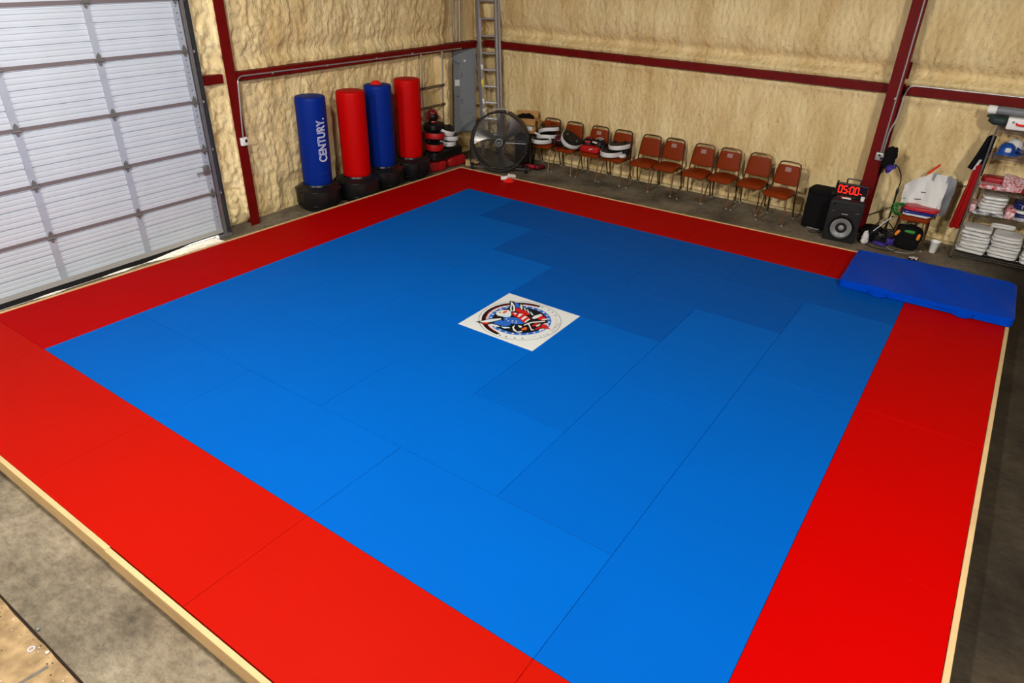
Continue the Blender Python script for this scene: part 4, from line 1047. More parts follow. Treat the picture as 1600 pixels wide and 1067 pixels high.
# ------------------------------------------------------------------ stacking chairs
VINYL = mat('rust_vinyl', (124, 44, 6), 0.45, 0.10, var=0.08, vscale=6, bump=0.06, bscale=50)
BRASS = mat('bronze_tube', (92, 62, 34), 0.35, 0.5, metal=0.75)
STICK = mat('grey_sticker', (150, 118, 108), 0.7)
def make_chair(label, group):
    t = thing('stacking_chair', label, 'chair', (0, 0, 0), group=group)
    W = 0.43
    # seat pad: a little narrower at the back, rolled front
    def seat_fn(p):
        k = 1 - 0.10 * (p.y + 0.21) / 0.42
        z = p.z + (0.012 if p.z > 0 else 0) * (1 - (p.x / 0.22) ** 2)
        if p.y < -0.12: z -= 0.9 * (p.y + 0.12) ** 2 * 3
        return (p.x * k, p.y, z)
    MB().soft((0, -0.01, 0.462), (0.44, 0.43, 0.058), 9, 0.32, fn=seat_fn).build('seat', VINYL, t, True, 60)
    MB().box((0, 0, 0.428), (0.36, 0.36, 0.012)).build('seat_board', BLACK_PL, t)
    # padded back, tapering upward
    def back_fn(p):
        h = (p.z + 0.155) / 0.31; k = 1 - 0.16 * h
        r = 0.012 * math.cos(p.x / 0.2 * 1.2)
        return (p.x * k, p.y - r, p.z)
    MB().soft((0, 0, 0), (0.405, 0.045, 0.315), 9, 0.22, fn=back_fn, M=TR(0, 0.198, 0.705) @ Matrix.Rotation(-0.17, 4, 'X')).build('backrest', VINYL, t, True, 60)
    # back loop that runs on down as the rear legs
    pts = []
    for sx in (-1, 1):
        side = [(sx * 0.215, 0.262, 0.012), (sx * 0.210, 0.205, 0.20), (sx * 0.207, 0.165, 0.42), (sx * 0.205, 0.170, 0.52), (sx * 0.190, 0.215, 0.76), (sx * 0.165, 0.240, 0.885)]
        pts.append(side)
    loop = [pts[0][2], pts[0][3], pts[0][4]] + [(-0.176, 0.232, 0.84), (-0.160, 0.240, 0.885), (-0.120, 0.243, 0.905), (0.0, 0.244, 0.908), (0.120, 0.243, 0.905), (0.160, 0.240, 0.885), (0.176, 0.232, 0.84)] + [pts[1][4], pts[1][3], pts[1][2]]
    MB().tube(loop, 0.0125, 8).build('back_frame', BRASS, t, True)
    for sx in (-1, 1):
        s_ = pts[0] if sx < 0 else pts[1]
        lg = MB().tube([s_[2], s_[1], s_[0]], 0.0125, 8).build('leg', BRASS, t, True)
        MB().lathe([(0.016, 0), (0.017, 0.004), (0.014, 0.022)], 10, TR(s_[0][0], s_[0][1], 0)).build('foot_cap', mat('foot_cap', (150, 142, 132), 0.5), lg, True)
        f_ = [(sx * 0.178, -0.130, 0.425), (sx * 0.200, -0.185, 0.22), (sx * 0.216, -0.238, 0.012)]
        lg = MB().tube(f_, 0.0125, 8).build('leg', BRASS, t, True)
        MB().lathe([(0.016, 0), (0.017, 0.004), (0.014, 0.022)], 10, TR(f_[2][0], f_[2][1], 0)).build('foot_cap', mat('foot_cap', (150, 142, 132), 0.5), lg, True)
        MB().tube([(sx * 0.178, -0.150, 0.425), (sx * 0.205, 0.165, 0.425)], 0.011, 8).build('side_rail', BRASS, t, True)
    MB().tube([(-0.178, -0.145, 0.420), (0.178, -0.145, 0.420)], 0.011, 8).build('front_rail', BRASS, t, True)
    MB().tube([(-0.205, 0.165, 0.425), (0.205, 0.165, 0.425)], 0.011, 8).build('rear_rail', BRASS, t, True)
    return t
def sticker(ch):
    MB().box((0.0, 0, 0), (0.095, 0.003, 0.068), M=TR(0.0, 0.174, 0.80) @ Matrix.Rotation(-0.17, 4, 'X')).build('sticker', STICK, ch)
CH = [(-2.985, 5.47, 0.02, 'rust vinyl stacking chair nearest the drum fan, under a pile of white edged shields', 0),
      (-2.470, 5.47, 0.02, 'rust vinyl stacking chair holding a tilted shield and red gear, second from the drum fan', 0),
      (-1.910, 5.47, 0.02, 'rust vinyl stacking chair holding black and red helmets, third from the drum fan', 1),
      (-1.410, 5.47, 0.03, 'rust vinyl stacking chair holding two white edged shields, fourth from the drum fan', 0),
      (-0.835, 5.47, 0.02, 'empty rust vinyl stacking chair next to the chair with two shields', 0),
      (-0.395, 5.50, 0.00, 'empty rust vinyl stacking chair, second after the chairs with gear', 1),
      (0.185, 5.45, 0.02, 'empty rust vinyl stacking chair, third after the chairs with gear', 1),
      (0.650, 5.47, 0.01, 'empty rust vinyl stacking chair, fourth after the chairs with gear', 1),
      (1.165, 5.47, 0.01, 'empty rust vinyl stacking chair with plain back, second from the speakers', 0),
      (1.690, 5.24, -0.08, 'empty rust vinyl stacking chair pulled forward next to the speakers', 1)]
GRP = 'row of rust vinyl chairs along the back wall'
chair0 = make_chair(CH[0][3], GRP)
chairs = []
for i, (x, y, rz, lab, st) in enumerate(CH):
    c_ = dup(chair0, (x, y, 0), rz, lab, GRP) if i else chair0
    c_.location = (x, y, 0); c_.rotation_euler = (0, 0, rz); chairs.append(c_)
chair_r = dup(chair0, (3.665, 5.42, 0), 0.05, 'rust vinyl chair buried under a grey white jacket and packets near the shelving', GRP)
for (x, y, rz, lab, st), c_ in zip(CH, chairs):
    if st: sticker(c_)
SZ = 0.500   # top of a seat
# chair 1: three white edged shields and a white belt
pad_shield('white edged shield lowest on the chair nearest the drum fan', (-3.02, 5.40, SZ), (0, 0, 0.05), 0.42, 0.36, 0.10)
pad_shield('white edged shield in the middle of the pile on the chair nearest the drum fan', (-2.93, 5.44, SZ + 0.11), (0, -0.12, 0.12), 0.42, 0.32, 0.09, sag=-0.15)
pad_shield('white edged shield topmost on the chair nearest the drum fan', (-2.92, 5.47, SZ + 0.24), (0.05, -0.25, 0.1), 0.42, 0.28, 0.09, sag=-0.2)
t = thing('white_belt', 'rolled white belt draped over the shields on the first chair', 'belt', (-2.93, 5.24, SZ + 0.16))
MB().tube([(-0.17, 0.0, 0.035), (-0.05, -0.005, 0.01), (0.08, 0.0, 0.0), (0.16, 0.01, -0.015), (0.18, 0.01, -0.05)], [0.022, 0.024, 0.024, 0.022, 0.016], 8).build('strip', RIMW, t, True)
# chair 2
pad_shield('white edged shield leaning on the second chair from the drum fan', (-2.40, 5.46, SZ + 0.11), (0.30, 0.50, 0.20), 0.44, 0.36, 0.11)
t = headgear('dark red and black helmet on the second chair from the drum fan', (-2.60, 5.36, SZ + 0.0), (0.3, 0, 0.4), mat('helmet_deep', (70, 6, 14), 0.35, 0.45), 0.95)
soft_thing('black_glove', 'black and white glove pair heaped on the second chair front', 'glove', (-2.38, 5.31, SZ), (0.26, 0.18, 0.07), LEATH, rot=(0, 0, 0.2), e=0.7, amp=0.25, seed=11, part='padding', freq=14)
t = thing('white_strap', 'white straps of the gloves on the second chair', 'strap', (-2.40, 5.27, SZ + 0.06))
for k, (a, b) in enumerate(((-0.06, 0.05), (0.0, 0.0), (0.05, -0.02), (0.02, 0.035))): MB().rbox((a, 0.01 * k, b), (0.055, 0.03, 0.035), 0.01, rot=(0.2 * k, 0.5, 0.3 * k)).build('buckle', RIMW, t, True)
# chair 3
headgear('black helmet with red brow on the third chair from the drum fan, left one', (-2.00, 5.42, SZ + 0.02), (0.1, 0, 0.35), LEATH, 1.0, pad=PADR)
headgear('black helmet with grey ear on the third chair from the drum fan, right one', (-1.78, 5.46, SZ + 0.02), (0.1, 0, -0.3), LEATH, 1.0, pad=RIMW)
soft_thing('red_chest_pad', 'red and black chest pad under the helmets on the third chair', 'pad', (-1.90, 5.31, SZ), (0.40, 0.16, 0.13), PADR, rot=(0, 0, 0.05), e=0.45, amp=0.08, seed=13, part='padding')
t = thing('white_strap', 'small white strap end on the red chest pad', 'strap', (-1.84, 5.222, SZ + 0.08))
MB().rbox((0, 0, 0), (0.08, 0.012, 0.02), 0.005, rot=(0, -0.3, 0)).build('webbing', RIMW, t)
# chair 4
pad_shield('white edged shield lower of the two on the fourth chair', (-1.47, 5.38, SZ), (0, -0.02, 0.05), 0.40, 0.36, 0.11)
pad_shield('white edged shield upper of the two on the fourth chair', (-1.36, 5.47, SZ + 0.135), (0, -0.10, 0.08), 0.40, 0.36, 0.10)
soft_thing('black_glove', 'black glove wedged behind the shields on the fourth chair', 'glove', (-1.24, 5.50, SZ), (0.14, 0.20, 0.15), LEATH, e=0.7, amp=0.15, seed=15, part='padding')
soft_thing('white_glove', 'small white glove beside the shields on the fourth chair', 'glove', (-1.235, 5.35, SZ), (0.12, 0.14, 0.075), RIMW, e=0.75, amp=0.15, seed=17, part='padding')

# ------------------------------------------------------------------ speakers, clock and stand
SPK = mat('speaker_black', (18, 18, 19), 0.55, 0.35, bump=0.1, bscale=120)
CONEM = mat('speaker_cone', (124, 124, 124), 0.4, 0.5, var=0.2, vscale=9)
t = thing('powered_speaker', 'black powered speaker with a round grey woofer beneath the clock', 'speaker', (2.785, 4.83, 0), 0.085)
def spk_fn(p):
    k = 1 - 0.28 * max(0, p.y + 0.1) / 0.3
    return (p.x * k, p.y, p.z)
MB().soft((0, 0.17, 0.325), (0.47, 0.36, 0.65), 8, 0.10, fn=spk_fn).build('cabinet', SPK, t, True, 40)
wf = MB().lathe([(0.182, -0.025), (0.180, 0.010), (0.172, 0.016), (0.160, 0.012), (0.150, 0.004), (0.148, 0.0)], 48, TR(0, -0.030, 0.235) @ Matrix.Rotation(PI / 2, 4, 'X')).build('woofer_ring', BLACK_RUB, t, True, 50)
MB().lathe([(0.150, 0.006), (0.138, 0.010), (0.125, 0.004), (0.055, -0.035), (0.05, -0.036)], 48, TR(0, -0.050, 0.235) @ Matrix.Rotation(PI / 2, 4, 'X'), cap0=False).build('woofer_cone', CONEM, wf, True, 50)
MB().lathe([(0.052, -0.036), (0.045, -0.022), (0.028, -0.010), (0.004, -0.005)], 32, TR(0, -0.050, 0.235) @ Matrix.Rotation(PI / 2, 4, 'X')).build('dust_cap', mat('dust_cap', (128, 128, 126), 0.35), wf, True)
hn = MB()
hn.grid(10, 4, lambda u, v: (-0.19 + 0.38 * u, -0.012 + 0.06 * math.sin(u * PI) * math.sin(v * PI), 0.47 + 0.12 * v), 0.005); hn.build('horn', BLACK_PL, t, True)
MB().box((0, -0.014, 0.445), (0.09, 0.006, 0.016)).build('badge', mat('badge_silver', (150, 150, 150)), t)
for sx in (-1, 1): MB().rbox((sx * 0.232, 0.02, 0.325), (0.012, 0.05, 0.58), 0.004).build('corner_trim', BLACK_PL, t)
t = thing('covered_speaker', 'black speaker under a cloth cover beside the pulled forward chair', 'speaker', (2.335, 5.20, 0), -0.10)
MB().soft((0, 0.13, 0.315), (0.42, 0.34, 0.63), 9, 0.13, amp=0.02, freq=9, seed=4, fn=lambda p: (p.x * (1 - 0.2 * max(0, p.y) / 0.17), p.y, p.z)).build('cloth_cover', BLACK_CLOTH, t, True, 60)
MB().soft((0, 0.12, 0.60), (0.44, 0.37, 0.08), 8, 0.35, amp=0.04, freq=12, seed=5).build('cover_lid', BLACK_CLOTH, t, True, 60)
MB().rbox((0.0, -0.045, 0.018), (0.20, 0.012, 0.02), 0.004).build('silver_strip', mat('badge_silver', (150, 150, 150)), t)
t = thing('floor_cord', 'thin black cord looping on the slab before the covered speaker', 'cord', (2.40, 5.02, 0.006))
MB().tube([(0.12, 0.10, 0.03), (0.04, 0.0, 0.0), (-0.06, -0.04, 0.0), (-0.10, 0.03, 0.0), (0.0, 0.07, 0.0), (0.10, 0.04, 0.0)], 0.005, 6).build('cable', BLACK_RUB, t, True)

t = thing('digital_clock', 'black digital gym clock showing red digits on top of the speaker', 'clock', (2.775, 4.99, 0.655), 0.03)
MB().rbox((0, 0.03, 0.105), (0.43, 0.06, 0.185), 0.008).build('housing', BLACK_PL, t)
MB().box((0, -0.001, 0.105), (0.405, 0.004, 0.16)).build('screen', mat('screen_dark', (20, 8, 8), 0.25, 0.5), t)
LED = mat('led_red', (255, 36, 20), 0.5, 0.2, emit=1.6)
SEG = {'0': 'abcdef', '5': 'acdfg'}
def seg_digit(ch, x, h=0.105, w_=0.046):
    z = 0.112; th = 0.013; out = MB()
    P = {'a': (x, z + h / 2, w_, th), 'd': (x, z - h / 2, w_, th), 'g': (x, z, w_, th), 'b': (x + w_ / 2, z + h / 4, th, h / 2 - 0.006), 'c': (x + w_ / 2, z - h / 4, th, h / 2 - 0.006), 'f': (x - w_ / 2, z + h / 4, th, h / 2 - 0.006), 'e': (x - w_ / 2, z - h / 4, th, h / 2 - 0.006)}
    for s_ in SEG[ch]:
        cx, cz, a, b = P[s_]; out.box((cx, -0.006, cz), (a, 0.006, b))
    o = out.build('digit', LED, t)
for ch, x in zip('0500', (-0.165, -0.095, -0.002, 0.068)): seg_digit(ch, x)
mb = MB(); mb.box((-0.048, -0.006, 0.135), (0.012, 0.006, 0.014)); mb.box((-0.048, -0.006, 0.088), (0.012, 0.006, 0.014)); mb.build('colon', LED, t)
mb = MB(); v, f = text_mesh('PM', 0.030); mb.xadd(v, f, TR(0.128, -0.0045, 0.075) @ Matrix.Rotation(PI / 2, 4, 'X')); mb.build('small_lettering', LED, t)
MB().tube(bend_path([(-0.10, 0.03, 0.195), (-0.10, 0.03, 0.27), (0.09, 0.03, 0.27), (0.09, 0.03, 0.195)], 0.02), 0.011, 8).build('handle', BLACK_PL, t, True)
for sx in (-1, 1): MB().box((sx * 0.15, 0.03, 0.007), (0.04, 0.09, 0.014)).build('foot', BLACK_PL, t)
t = thing('radio_antenna', 'short black antenna standing left of the digital clock', 'antenna', (2.535, 5.02, 0.655), rot=(0, 0.08, 0))
MB().tube([(0, 0, 0), (0, 0, 0.10), (0, 0, 0.22)], [0.014, 0.014, 0.012], 8).build('rod', BLACK_RUB, t, True)
MB().rbox((-0.01, 0, 0.012), (0.06, 0.07, 0.024), 0.005).build('base', BLACK_RUB, t)
t = thing('small_cup', 'small white cup standing in front of the digital clock', 'cup', (2.955, 4.93, 0.655))
MB().lathe([(0.024, 0), (0.028, 0.055), (0.026, 0.06), (0.02, 0.058)], 16).build('body', PAPER, t, True)
MB().lathe([(0.029, 0.05), (0.03, 0.056), (0.027, 0.06)], 16, cap0=False, cap1=False).build('rim', PAPER, t, True)
t = thing('remote_control', 'white and red remote lying before the digital clock', 'remote', (2.74, 4.895, 0.655), 0.1)
MB().rbox((0, 0, 0.010), (0.13, 0.045, 0.02), 0.006).build('case', PAPER, t); MB().box((-0.06, 0, 0.021), (0.08, 0.03, 0.003)).build('red_panel', CONE, t)

# conduit and outlet on the right column
t = thing('electrical_conduit', 'pair of grey conduits running down the dark red column to an outlet box', 'conduit', (0, 0, 0))
MB().tube([(2.955, 5.465, 1.28), (2.955, 5.465, 6.2)], 0.012, 8).build('pipe', EMT, t, True)
MB().tube(bend_path([(2.985, 5.465, 1.28), (2.985, 5.465, 1.60), (3.03, 5.52, 1.75), (3.03, 5.60, 2.10), (3.06, 5.70, 2.215), (3.30, 5.715, 2.215), (9.0, 5.715, 2.215)], 0.10), 0.011, 8).build('pipe', EMT, t, True)
MB().rbox((2.965, 5.45, 1.22), (0.13, 0.06, 0.115), 0.01).build('outlet_box', mat('galv_box', (168, 166, 162), 0.4, metal=0.4), t, True)
mb = MB(); mb.box((2.955, 5.417, 1.24), (0.03, 0.006, 0.03)); mb.box((2.985, 5.417, 1.20), (0.03, 0.006, 0.03)); mb.build('socket', BLACK_RUB, t)
MB().rbox((2.945, 5.455, 2.05), (0.03, 0.02, 0.03), 0.004).build('strap', EMT, t)
# bags hung beside the outlet: black satchel and a violet cap
PURP = mat('violet_cloth', (58, 40, 124), 0.6, 0.3, var=0.15, vscale=8)
soft_thing('black_pouch', 'black pouch hanging from the outlet on the dark red column', 'bag', (3.085, 5.36, 1.08), (0.17, 0.12, 0.32), BLACK_CLOTH, rot=(0, 0.12, 0.2), e=0.6, amp=0.2, seed=21, part='body', freq=12)
t = thing('sun_hat', 'violet cap with a white brim edge hung on the microphone stand', 'cap', (3.165, 5.29, 1.09), rot=(0.1, -0.95, 0.3))
t.scale = (0.62, 0.62, 0.62)
MB().lathe([(0.11, 0), (0.108, 0.04), (0.085, 0.085), (0.045, 0.115), (0.004, 0.122)], 24).build('crown', PURP, t, True)
MB().lathe([(0.10, -0.012), (0.118, -0.010), (0.118, 0.002), (0.10, 0.004)], 24).build('white_edge', RIMW, t, True)
MB().grid(8, 4, lambda u, v: ((0.10 + 0.07 * v) * math.cos((u - 0.5) * 2.0), (0.10 + 0.07 * v) * math.sin((u - 0.5) * 2.0), -0.01 * v), 0.004).build('brim', PURP, t, True)
# microphone stand
t = thing('microphone_stand', 'thin black microphone stand with boom and tripod legs by the dark red column', 'stand', (3.33, 5.43, 0))
MB().tube([(0, 0, 0.16), (0.0, 0, 0.75)], 0.012, 8).build('lower_pole', BLACK_PL, t, True)
MB().tube([(0, 0, 0.75), (0.005, 0, 0.92), (-0.02, -0.01, 1.02), (-0.08, -0.03, 1.12), (-0.14, -0.05, 1.15)], 0.008, 8).build('goose_neck', BLACK_PL, t, True)
MB().lathe([(0.018, 0.72), (0.02, 0.74), (0.02, 0.79), (0.012, 0.81)], 12).build('clutch', BLACK_PL, t, True)
for a in (0.4, 2.5, 4.6): MB().tube([(0, 0, 0.28), (0.16 * math.cos(a), 0.16 * math.sin(a), 0.12), (0.30 * math.cos(a), 0.30 * math.sin(a), 0.012)], 0.008, 6).build('leg', BLACK_PL, t, True)
MB().tube([(-0.30, -0.06, 0.33), (0.0, 0.0, 0.52), (0.28, 0.05, 0.66)], 0.007, 6).build('boom', BLACK_PL, t, True)
t = thing('white_stick', 'slim white stick leaning across the cable heap', 'stick', (3.22, 5.28, 0.05))
MB().tube([(-0.06, -0.04, 0.06), (0.15, 0.04, 0.34)], 0.008, 8).build('rod', RIMW, t, True); MB().tube([(0.15, 0.04, 0.34), (0.165, 0.046, 0.36)], 0.010, 8).build('tip', BLACK_RUB, t, True)

# cables heaped on the slab
rng = random.Random(5)
def coil(label, loc, r, turns, m, cr=0.006, flat_=0.6, seed=0, tilt=(0, 0, 0), cat='cable', name='cable_coil', group='cables heaped beside the speaker'):
    g = random.Random(seed); pts = []
    N = int(turns * 14)
    for k in range(N):
        a = k / 14 * 2 * PI; rr = r * (1 + 0.18 * math.sin(a * 0.37 + seed) + g.uniform(-0.05, 0.05))
        pts.append((rr * math.cos(a), rr * flat_ * math.sin(a), 0.012 + k * cr * 0.22 + g.uniform(0, 0.008)))
    t = thing(name, label, cat, loc, rot=tilt, group=group)
    MB().tube(pts, cr, 6).build('loops', m, t, True)
    MB().tube([pts[-1], (pts[-1][0] + 0.04, pts[-1][1], pts[-1][2] + 0.01), (pts[-1][0] + 0.05, pts[-1][1] - 0.03, pts[-1][2])], cr * 1.7, 6).build('plug', m, t, True)
    return t
coil('black cable coil against the side of the powered speaker', (3.13, 5.12, 0), 0.09, 6, BLACK_RUB, 0.009, 0.8, 1)
coil('loose black cable coil in front of the microphone stand', (3.30, 5.18, 0), 0.12, 5, BLACK_RUB, 0.008, 0.6, 2)
coil('black cable coil nearest the black and orange backpack', (3.42, 5.26, 0.02), 0.10, 6, BLACK_RUB, 0.010, 0.7, 3)
coil('grey cable ring standing among the black cables', (3.23, 5.30, 0.03), 0.075, 4, mat('grey_cable', (150, 150, 148), 0.5), 0.007, 0.8, 4, (0.4, 0, 0))
soft_thing('violet_pouch', 'small violet cloth pouch among the cables by the backpack', 'pouch', (3.46, 5.17, 0), (0.13, 0.10, 0.13), PURP, rot=(0, 0, 0.5), e=0.8, amp=0.25, seed=23, part='cloth', freq=14)
soft_thing('violet_pouch', 'flat violet cloth pouch lying before the cables', 'pouch', (3.33, 5.07, 0), (0.20, 0.07, 0.06), PURP, rot=(0, 0, -0.35), e=0.8, amp=0.25, seed=24, part='cloth', freq=14)
soft_thing('white_plastic_bag', 'crumpled white plastic bag beside the powered speaker', 'bag', (3.13, 4.99, 0), (0.13, 0.11, 0.22), RIMW, rot=(0, 0, 0.3), e=0.9, amp=0.35, seed=25, part='film', freq=14, taper=0.5)
soft_thing('black_case', 'small black case behind the cables at the column foot', 'case', (3.16, 5.38, 0), (0.28, 0.18, 0.20), BLACK_CLOTH, e=0.5, amp=0.1, seed=26, part='body')
t = thing('floor_cord', 'long black cord snaking on the slab behind the crash mat', 'cord', (3.3, 4.95, 0.007))
MB().tube([(-0.22, 0.10, 0), (-0.14, 0.02, 0), (-0.02, -0.06, 0), (0.15, -0.06, 0), (0.25, -0.02, 0), (0.30, 0.08, 0.01)], 0.006, 6).build('cable', BLACK_RUB, t, True)
t = thing('floor_cord', 'pale grey cord snaking on the slab before the backpack', 'cord', (3.55, 4.93, 0.007))
MB().tube([(-0.12, 0.16, 0), (-0.05, 0.05, 0), (0.08, 0.0, 0), (0.20, 0.05, 0), (0.28, 0.14, 0)], 0.005, 6).build('cable', mat('grey_cable', (150, 150, 148)), t, True)

# ------------------------------------------------------------------ the loaded chair
JAK_W = mat('jacket_white', (214, 212, 208), 0.6, 0.25, var=0.05, vscale=6)
JAK_G = mat('jacket_grey', (134, 136, 142), 0.6, 0.25, var=0.06, vscale=6)
jk = thing('rain_jacket', 'white and grey jacket thrown over the loaded chair near the shelving', 'jacket', (3.70, 5.46, 0.52))
def jfn(side):
    def fn(u, v):
        # a tent of cloth from the chair top down to the seat, folded to the right
        x = -0.30 + 0.52 * u; top = 0.30 + 0.24 * min(1, u * 1.7) ** 0.8
        wob = 0.02 * math.sin(u * 13 + v * 3) + 0.012 * math.sin(u * 23 - v * 9)
        z = top * (1 - v) + 0.04 * v
        y = 0.10 - 0.30 * v * (0.4 + 0.6 * u) + wob - 0.05 * math.sin(v * PI)
        return (x + 0.04 * v, y, z)
    return fn
MB().grid(18, 12, jfn(0), 0.03).build('front', JAK_W, jk, True, 80)
def jg(u, v):
    a = u
    x = 0.20 + 0.13 * a - 0.02 * v; z = (0.54 - 0.05 * a) * (1 - v) + 0.0 * v
    y = 0.07 - 0.30 * v * (1 - 0.7 * a) + 0.015 * math.sin(v * 9 + a * 4) + 0.05 * a
    return (x, y, z + 0.01)
MB().grid(8, 12, jg, 0.03).build('grey_sleeve', JAK_G, jk, True, 80)
def jt(u, v):
    x = 0.02 + 0.24 * u; z = 0.545 - 0.05 * v + 0.015 * math.sin(u * 7)
    return (x, 0.10 - 0.10 * v, z - 0.12 * v)
MB().grid(8, 5, jt, 0.025).build('grey_yoke', JAK_G, jk, True, 80)
MB().tube([(-0.26, -0.05, 0.16), (-0.10, -0.09, 0.19), (0.02, -0.10, 0.21), (0.10, -0.13, 0.17)], 0.006, 6).build('drawcord', BLACK_RUB, jk, True)
MB().rbox((-0.02, -0.07, 0.30), (0.08, 0.012, 0.012), 0.003).build('drawcord', BLACK_RUB, jk)
PLAS = dict(rough=0.22, spec=0.6)
def packet(name, label, loc, d, m, rz=0.0, seed=1, group=None, rot=None):
    t = thing(name, label, 'packet', loc, rot=rot or (0, 0, rz), group=group)
    MB().soft((0, 0, d[2] / 2), d, 9, 0.36, 0.10, 11, seed).build('folded_cloth', m, t, True, 60)
    MB().soft((0, 0, d[2] / 2), (d[0] * 0.9, d[1] * 0.9, d[2] * 1.06), 6, 0.4, 0.05, 12, seed + 1).build('sleeve', m, t, True, 60)
    return t
packet('clothing_packet', 'white packet lowest on the loaded chair', (3.68, 5.33, SZ), (0.38, 0.30, 0.035), mat('packet_white', (206, 206, 210), **PLAS), 0.03, 31, 'packets on the loaded chair')
packet('clothing_packet', 'blue packet between the white and red ones on the loaded chair', (3.70, 5.33, SZ + 0.037), (0.42, 0.32, 0.04), mat('packet_blue', (24, 44, 132), **PLAS), 0.03, 32, 'packets on the loaded chair')
packet('clothing_packet', 'red packet topmost on the loaded chair', (3.73, 5.33, SZ + 0.079), (0.46, 0.34, 0.07), mat('packet_red', (176, 34, 46), **PLAS), 0.03, 33, 'packets on the loaded chair')
t = thing('red_tipped_stick', 'thin pole with a red grip rising behind the jacket', 'stick', (3.60, 5.62, 0.0))
MB().tube([(-0.20, 0.0, 0.02), (-0.03, 0, 0.90), (0.04, 0.0, 1.05)], 0.007, 6).build('shaft', mat('stick_olive', (110, 100, 40), 0.5), t, True)
MB().tube([(0.035, 0.0, 1.04), (0.16, 0.0, 1.20)], 0.014, 8).build('grip', CONE, t, True)
t = coil('bundle of green cord hanging from the loaded chair', (3.40, 5.42, 0.50), 0.10, 9, mat('green_cord', (26, 110, 30), 0.5), 0.007, 0.75, 7, (1.25, 0.5, 0.4), 'cord', 'green_cord', None)
t = thing('backpack', 'black backpack with orange and green accents under the loaded chair', 'bag', (3.66, 5.27, 0))
MB().soft((0, 0, 0.17), (0.37, 0.28, 0.34), 9, 0.65, 0.12, 7, 41).build('body', BLACK_CLOTH, t, True, 60)
MB().soft((0.02, -0.13, 0.10), (0.32, 0.12, 0.18), 7, 0.6, 0.1, 9, 42).build('pocket', BLACK_CLOTH, t, True, 60)
for x, z in ((-0.14, 0.23), (0.15, 0.22)): MB().soft((x, -0.12, z), (0.045, 0.04, 0.10), 4, 0.6, rot=(0, 0.5 if x < 0 else 0.1, 0)).build('orange_accent', mat('orange', (226, 132, 30), 0.6), t, True)
MB().soft((0.02, -0.115, 0.275), (0.15, 0.05, 0.05), 5, 0.6, 0.2, 12, 43).build('green_accent', mat('green_patch', (40, 130, 40), 0.6), t, True)
MB().tube(bend_path([(-0.06, 0.0, 0.33), (-0.05, 0.0, 0.40), (0.06, 0.0, 0.40), (0.07, 0, 0.33)], 0.03), 0.010, 6).build('carry_loop', BLACK_RUB, t, True)
paper_cup('tall white paper cup standing on the slab by the shelving', (4.035, 5.29, 0), (0, 0.05, 0), 1.65)
t = thing('beanie_hat', 'small black and white cap on the slab behind the crash mat', 'cap', (3.86, 4.62, 0), 0.3)
MB().lathe([(0.075, 0.0), (0.078, 0.03), (0.06, 0.065), (0.02, 0.085)], 20).build('crown', LEATH, t, True)
MB().prism(star(0, 0, 0.06, 0.3), 0.06, 0.088).build('star_patch', RIMW, t)

# ------------------------------------------------------------------ wire shelving
CHROME = mat('chrome_wire', (150, 148, 142), 0.3, 0.5, metal=0.85)
sh = thing('wire_shelving', 'chrome wire shelving unit stacked with folded merchandise', 'shelf', (4.28, 5.255, 0))
SX, SD = 1.24, 0.44
for x in (0, SX):
    for y in (0, SD):
        po = MB().tube([(x, y, 0.012), (x, y, 1.90)], 0.0125, 8).build('post', CHROME, sh, True)
        MB().lathe([(0.018, 0), (0.018, 0.012), (0.012, 0.022)], 10, TR(x, y, 0)).build('foot', BLACK_RUB, po, True)
SHZ = [0.085, 0.655, 1.025, 1.505, 1.845]
def shelf_mesh():
    mb = MB()
    for y in (0.0, SD):
        mb.tube([(0, y, 0.0), (SX, y, 0.0)], 0.005, 6); mb.tube([(0, y, -0.035), (SX, y, -0.035)], 0.004, 6)
        zz = [(0.01 + k * (SX - 0.02) / 40, y, 0.0 if k % 2 else -0.035) for k in range(41)]
        mb.tube(zz, 0.0028, 4)
    for x in (0.0, SX): mb.tube([(x, 0, 0), (x, SD, 0)], 0.005, 6); mb.tube([(x, 0, -0.035), (x, SD, -0.035)], 0.004, 6)
    for k in range(1, 44): x = k * SX / 44; mb.tube([(x, 0, 0.004), (x, SD, 0.004)], 0.0024, 4)
    for y in (0.15, 0.30): mb.tube([(0, y, -0.002), (SX, y, -0.002)], 0.004, 5)
    return mb
sm = shelf_mesh().mesh('shelf', True); sm.materials.append(CHROME)
for z in SHZ:
    o = bpy.data.objects.new('shelf', sm); COL.objects.link(o); o.parent = sh; o.location = (0, 0, z)
X0, Y0s = 4.28, 5.255
UNI = mat('uniform_pack', (210, 208, 204), 0.3, 0.5, var=0.06, vscale=9, bump=0.2, bscale=16)
def stack(n, x, y, z, d, m, name, what, where, grp, seed, lean=0.0):
    ords = ['lowest', 'second', 'third', 'fourth', 'fifth', 'sixth', 'seventh', 'eighth', 'ninth']
    g = random.Random(seed); zz = z
    for k in range(n):
        h = d[2] * g.uniform(0.85, 1.15)
        pos = 'lowest' if k == 0 else ('topmost' if k == n - 1 else ords[k] + ' from the bottom')
        packet(name, f'{what}, {pos} in the {where}', (x + g.uniform(-0.022, 0.022) + lean * k, y + g.uniform(-0.02, 0.02), zz), (d[0] * g.uniform(0.94, 1.04), d[1] * g.uniform(0.92, 1.0), h), m if not isinstance(m, list) else m[k % len(m)], 0.0, seed + k * 3, grp, rot=(g.uniform(-0.03, 0.03), g.uniform(-0.035, 0.035), g.uniform(-0.12, 0.12)))
        zz += h * 1.09
    return zz
G1 = 'white uniform packs on the bottom shelf'
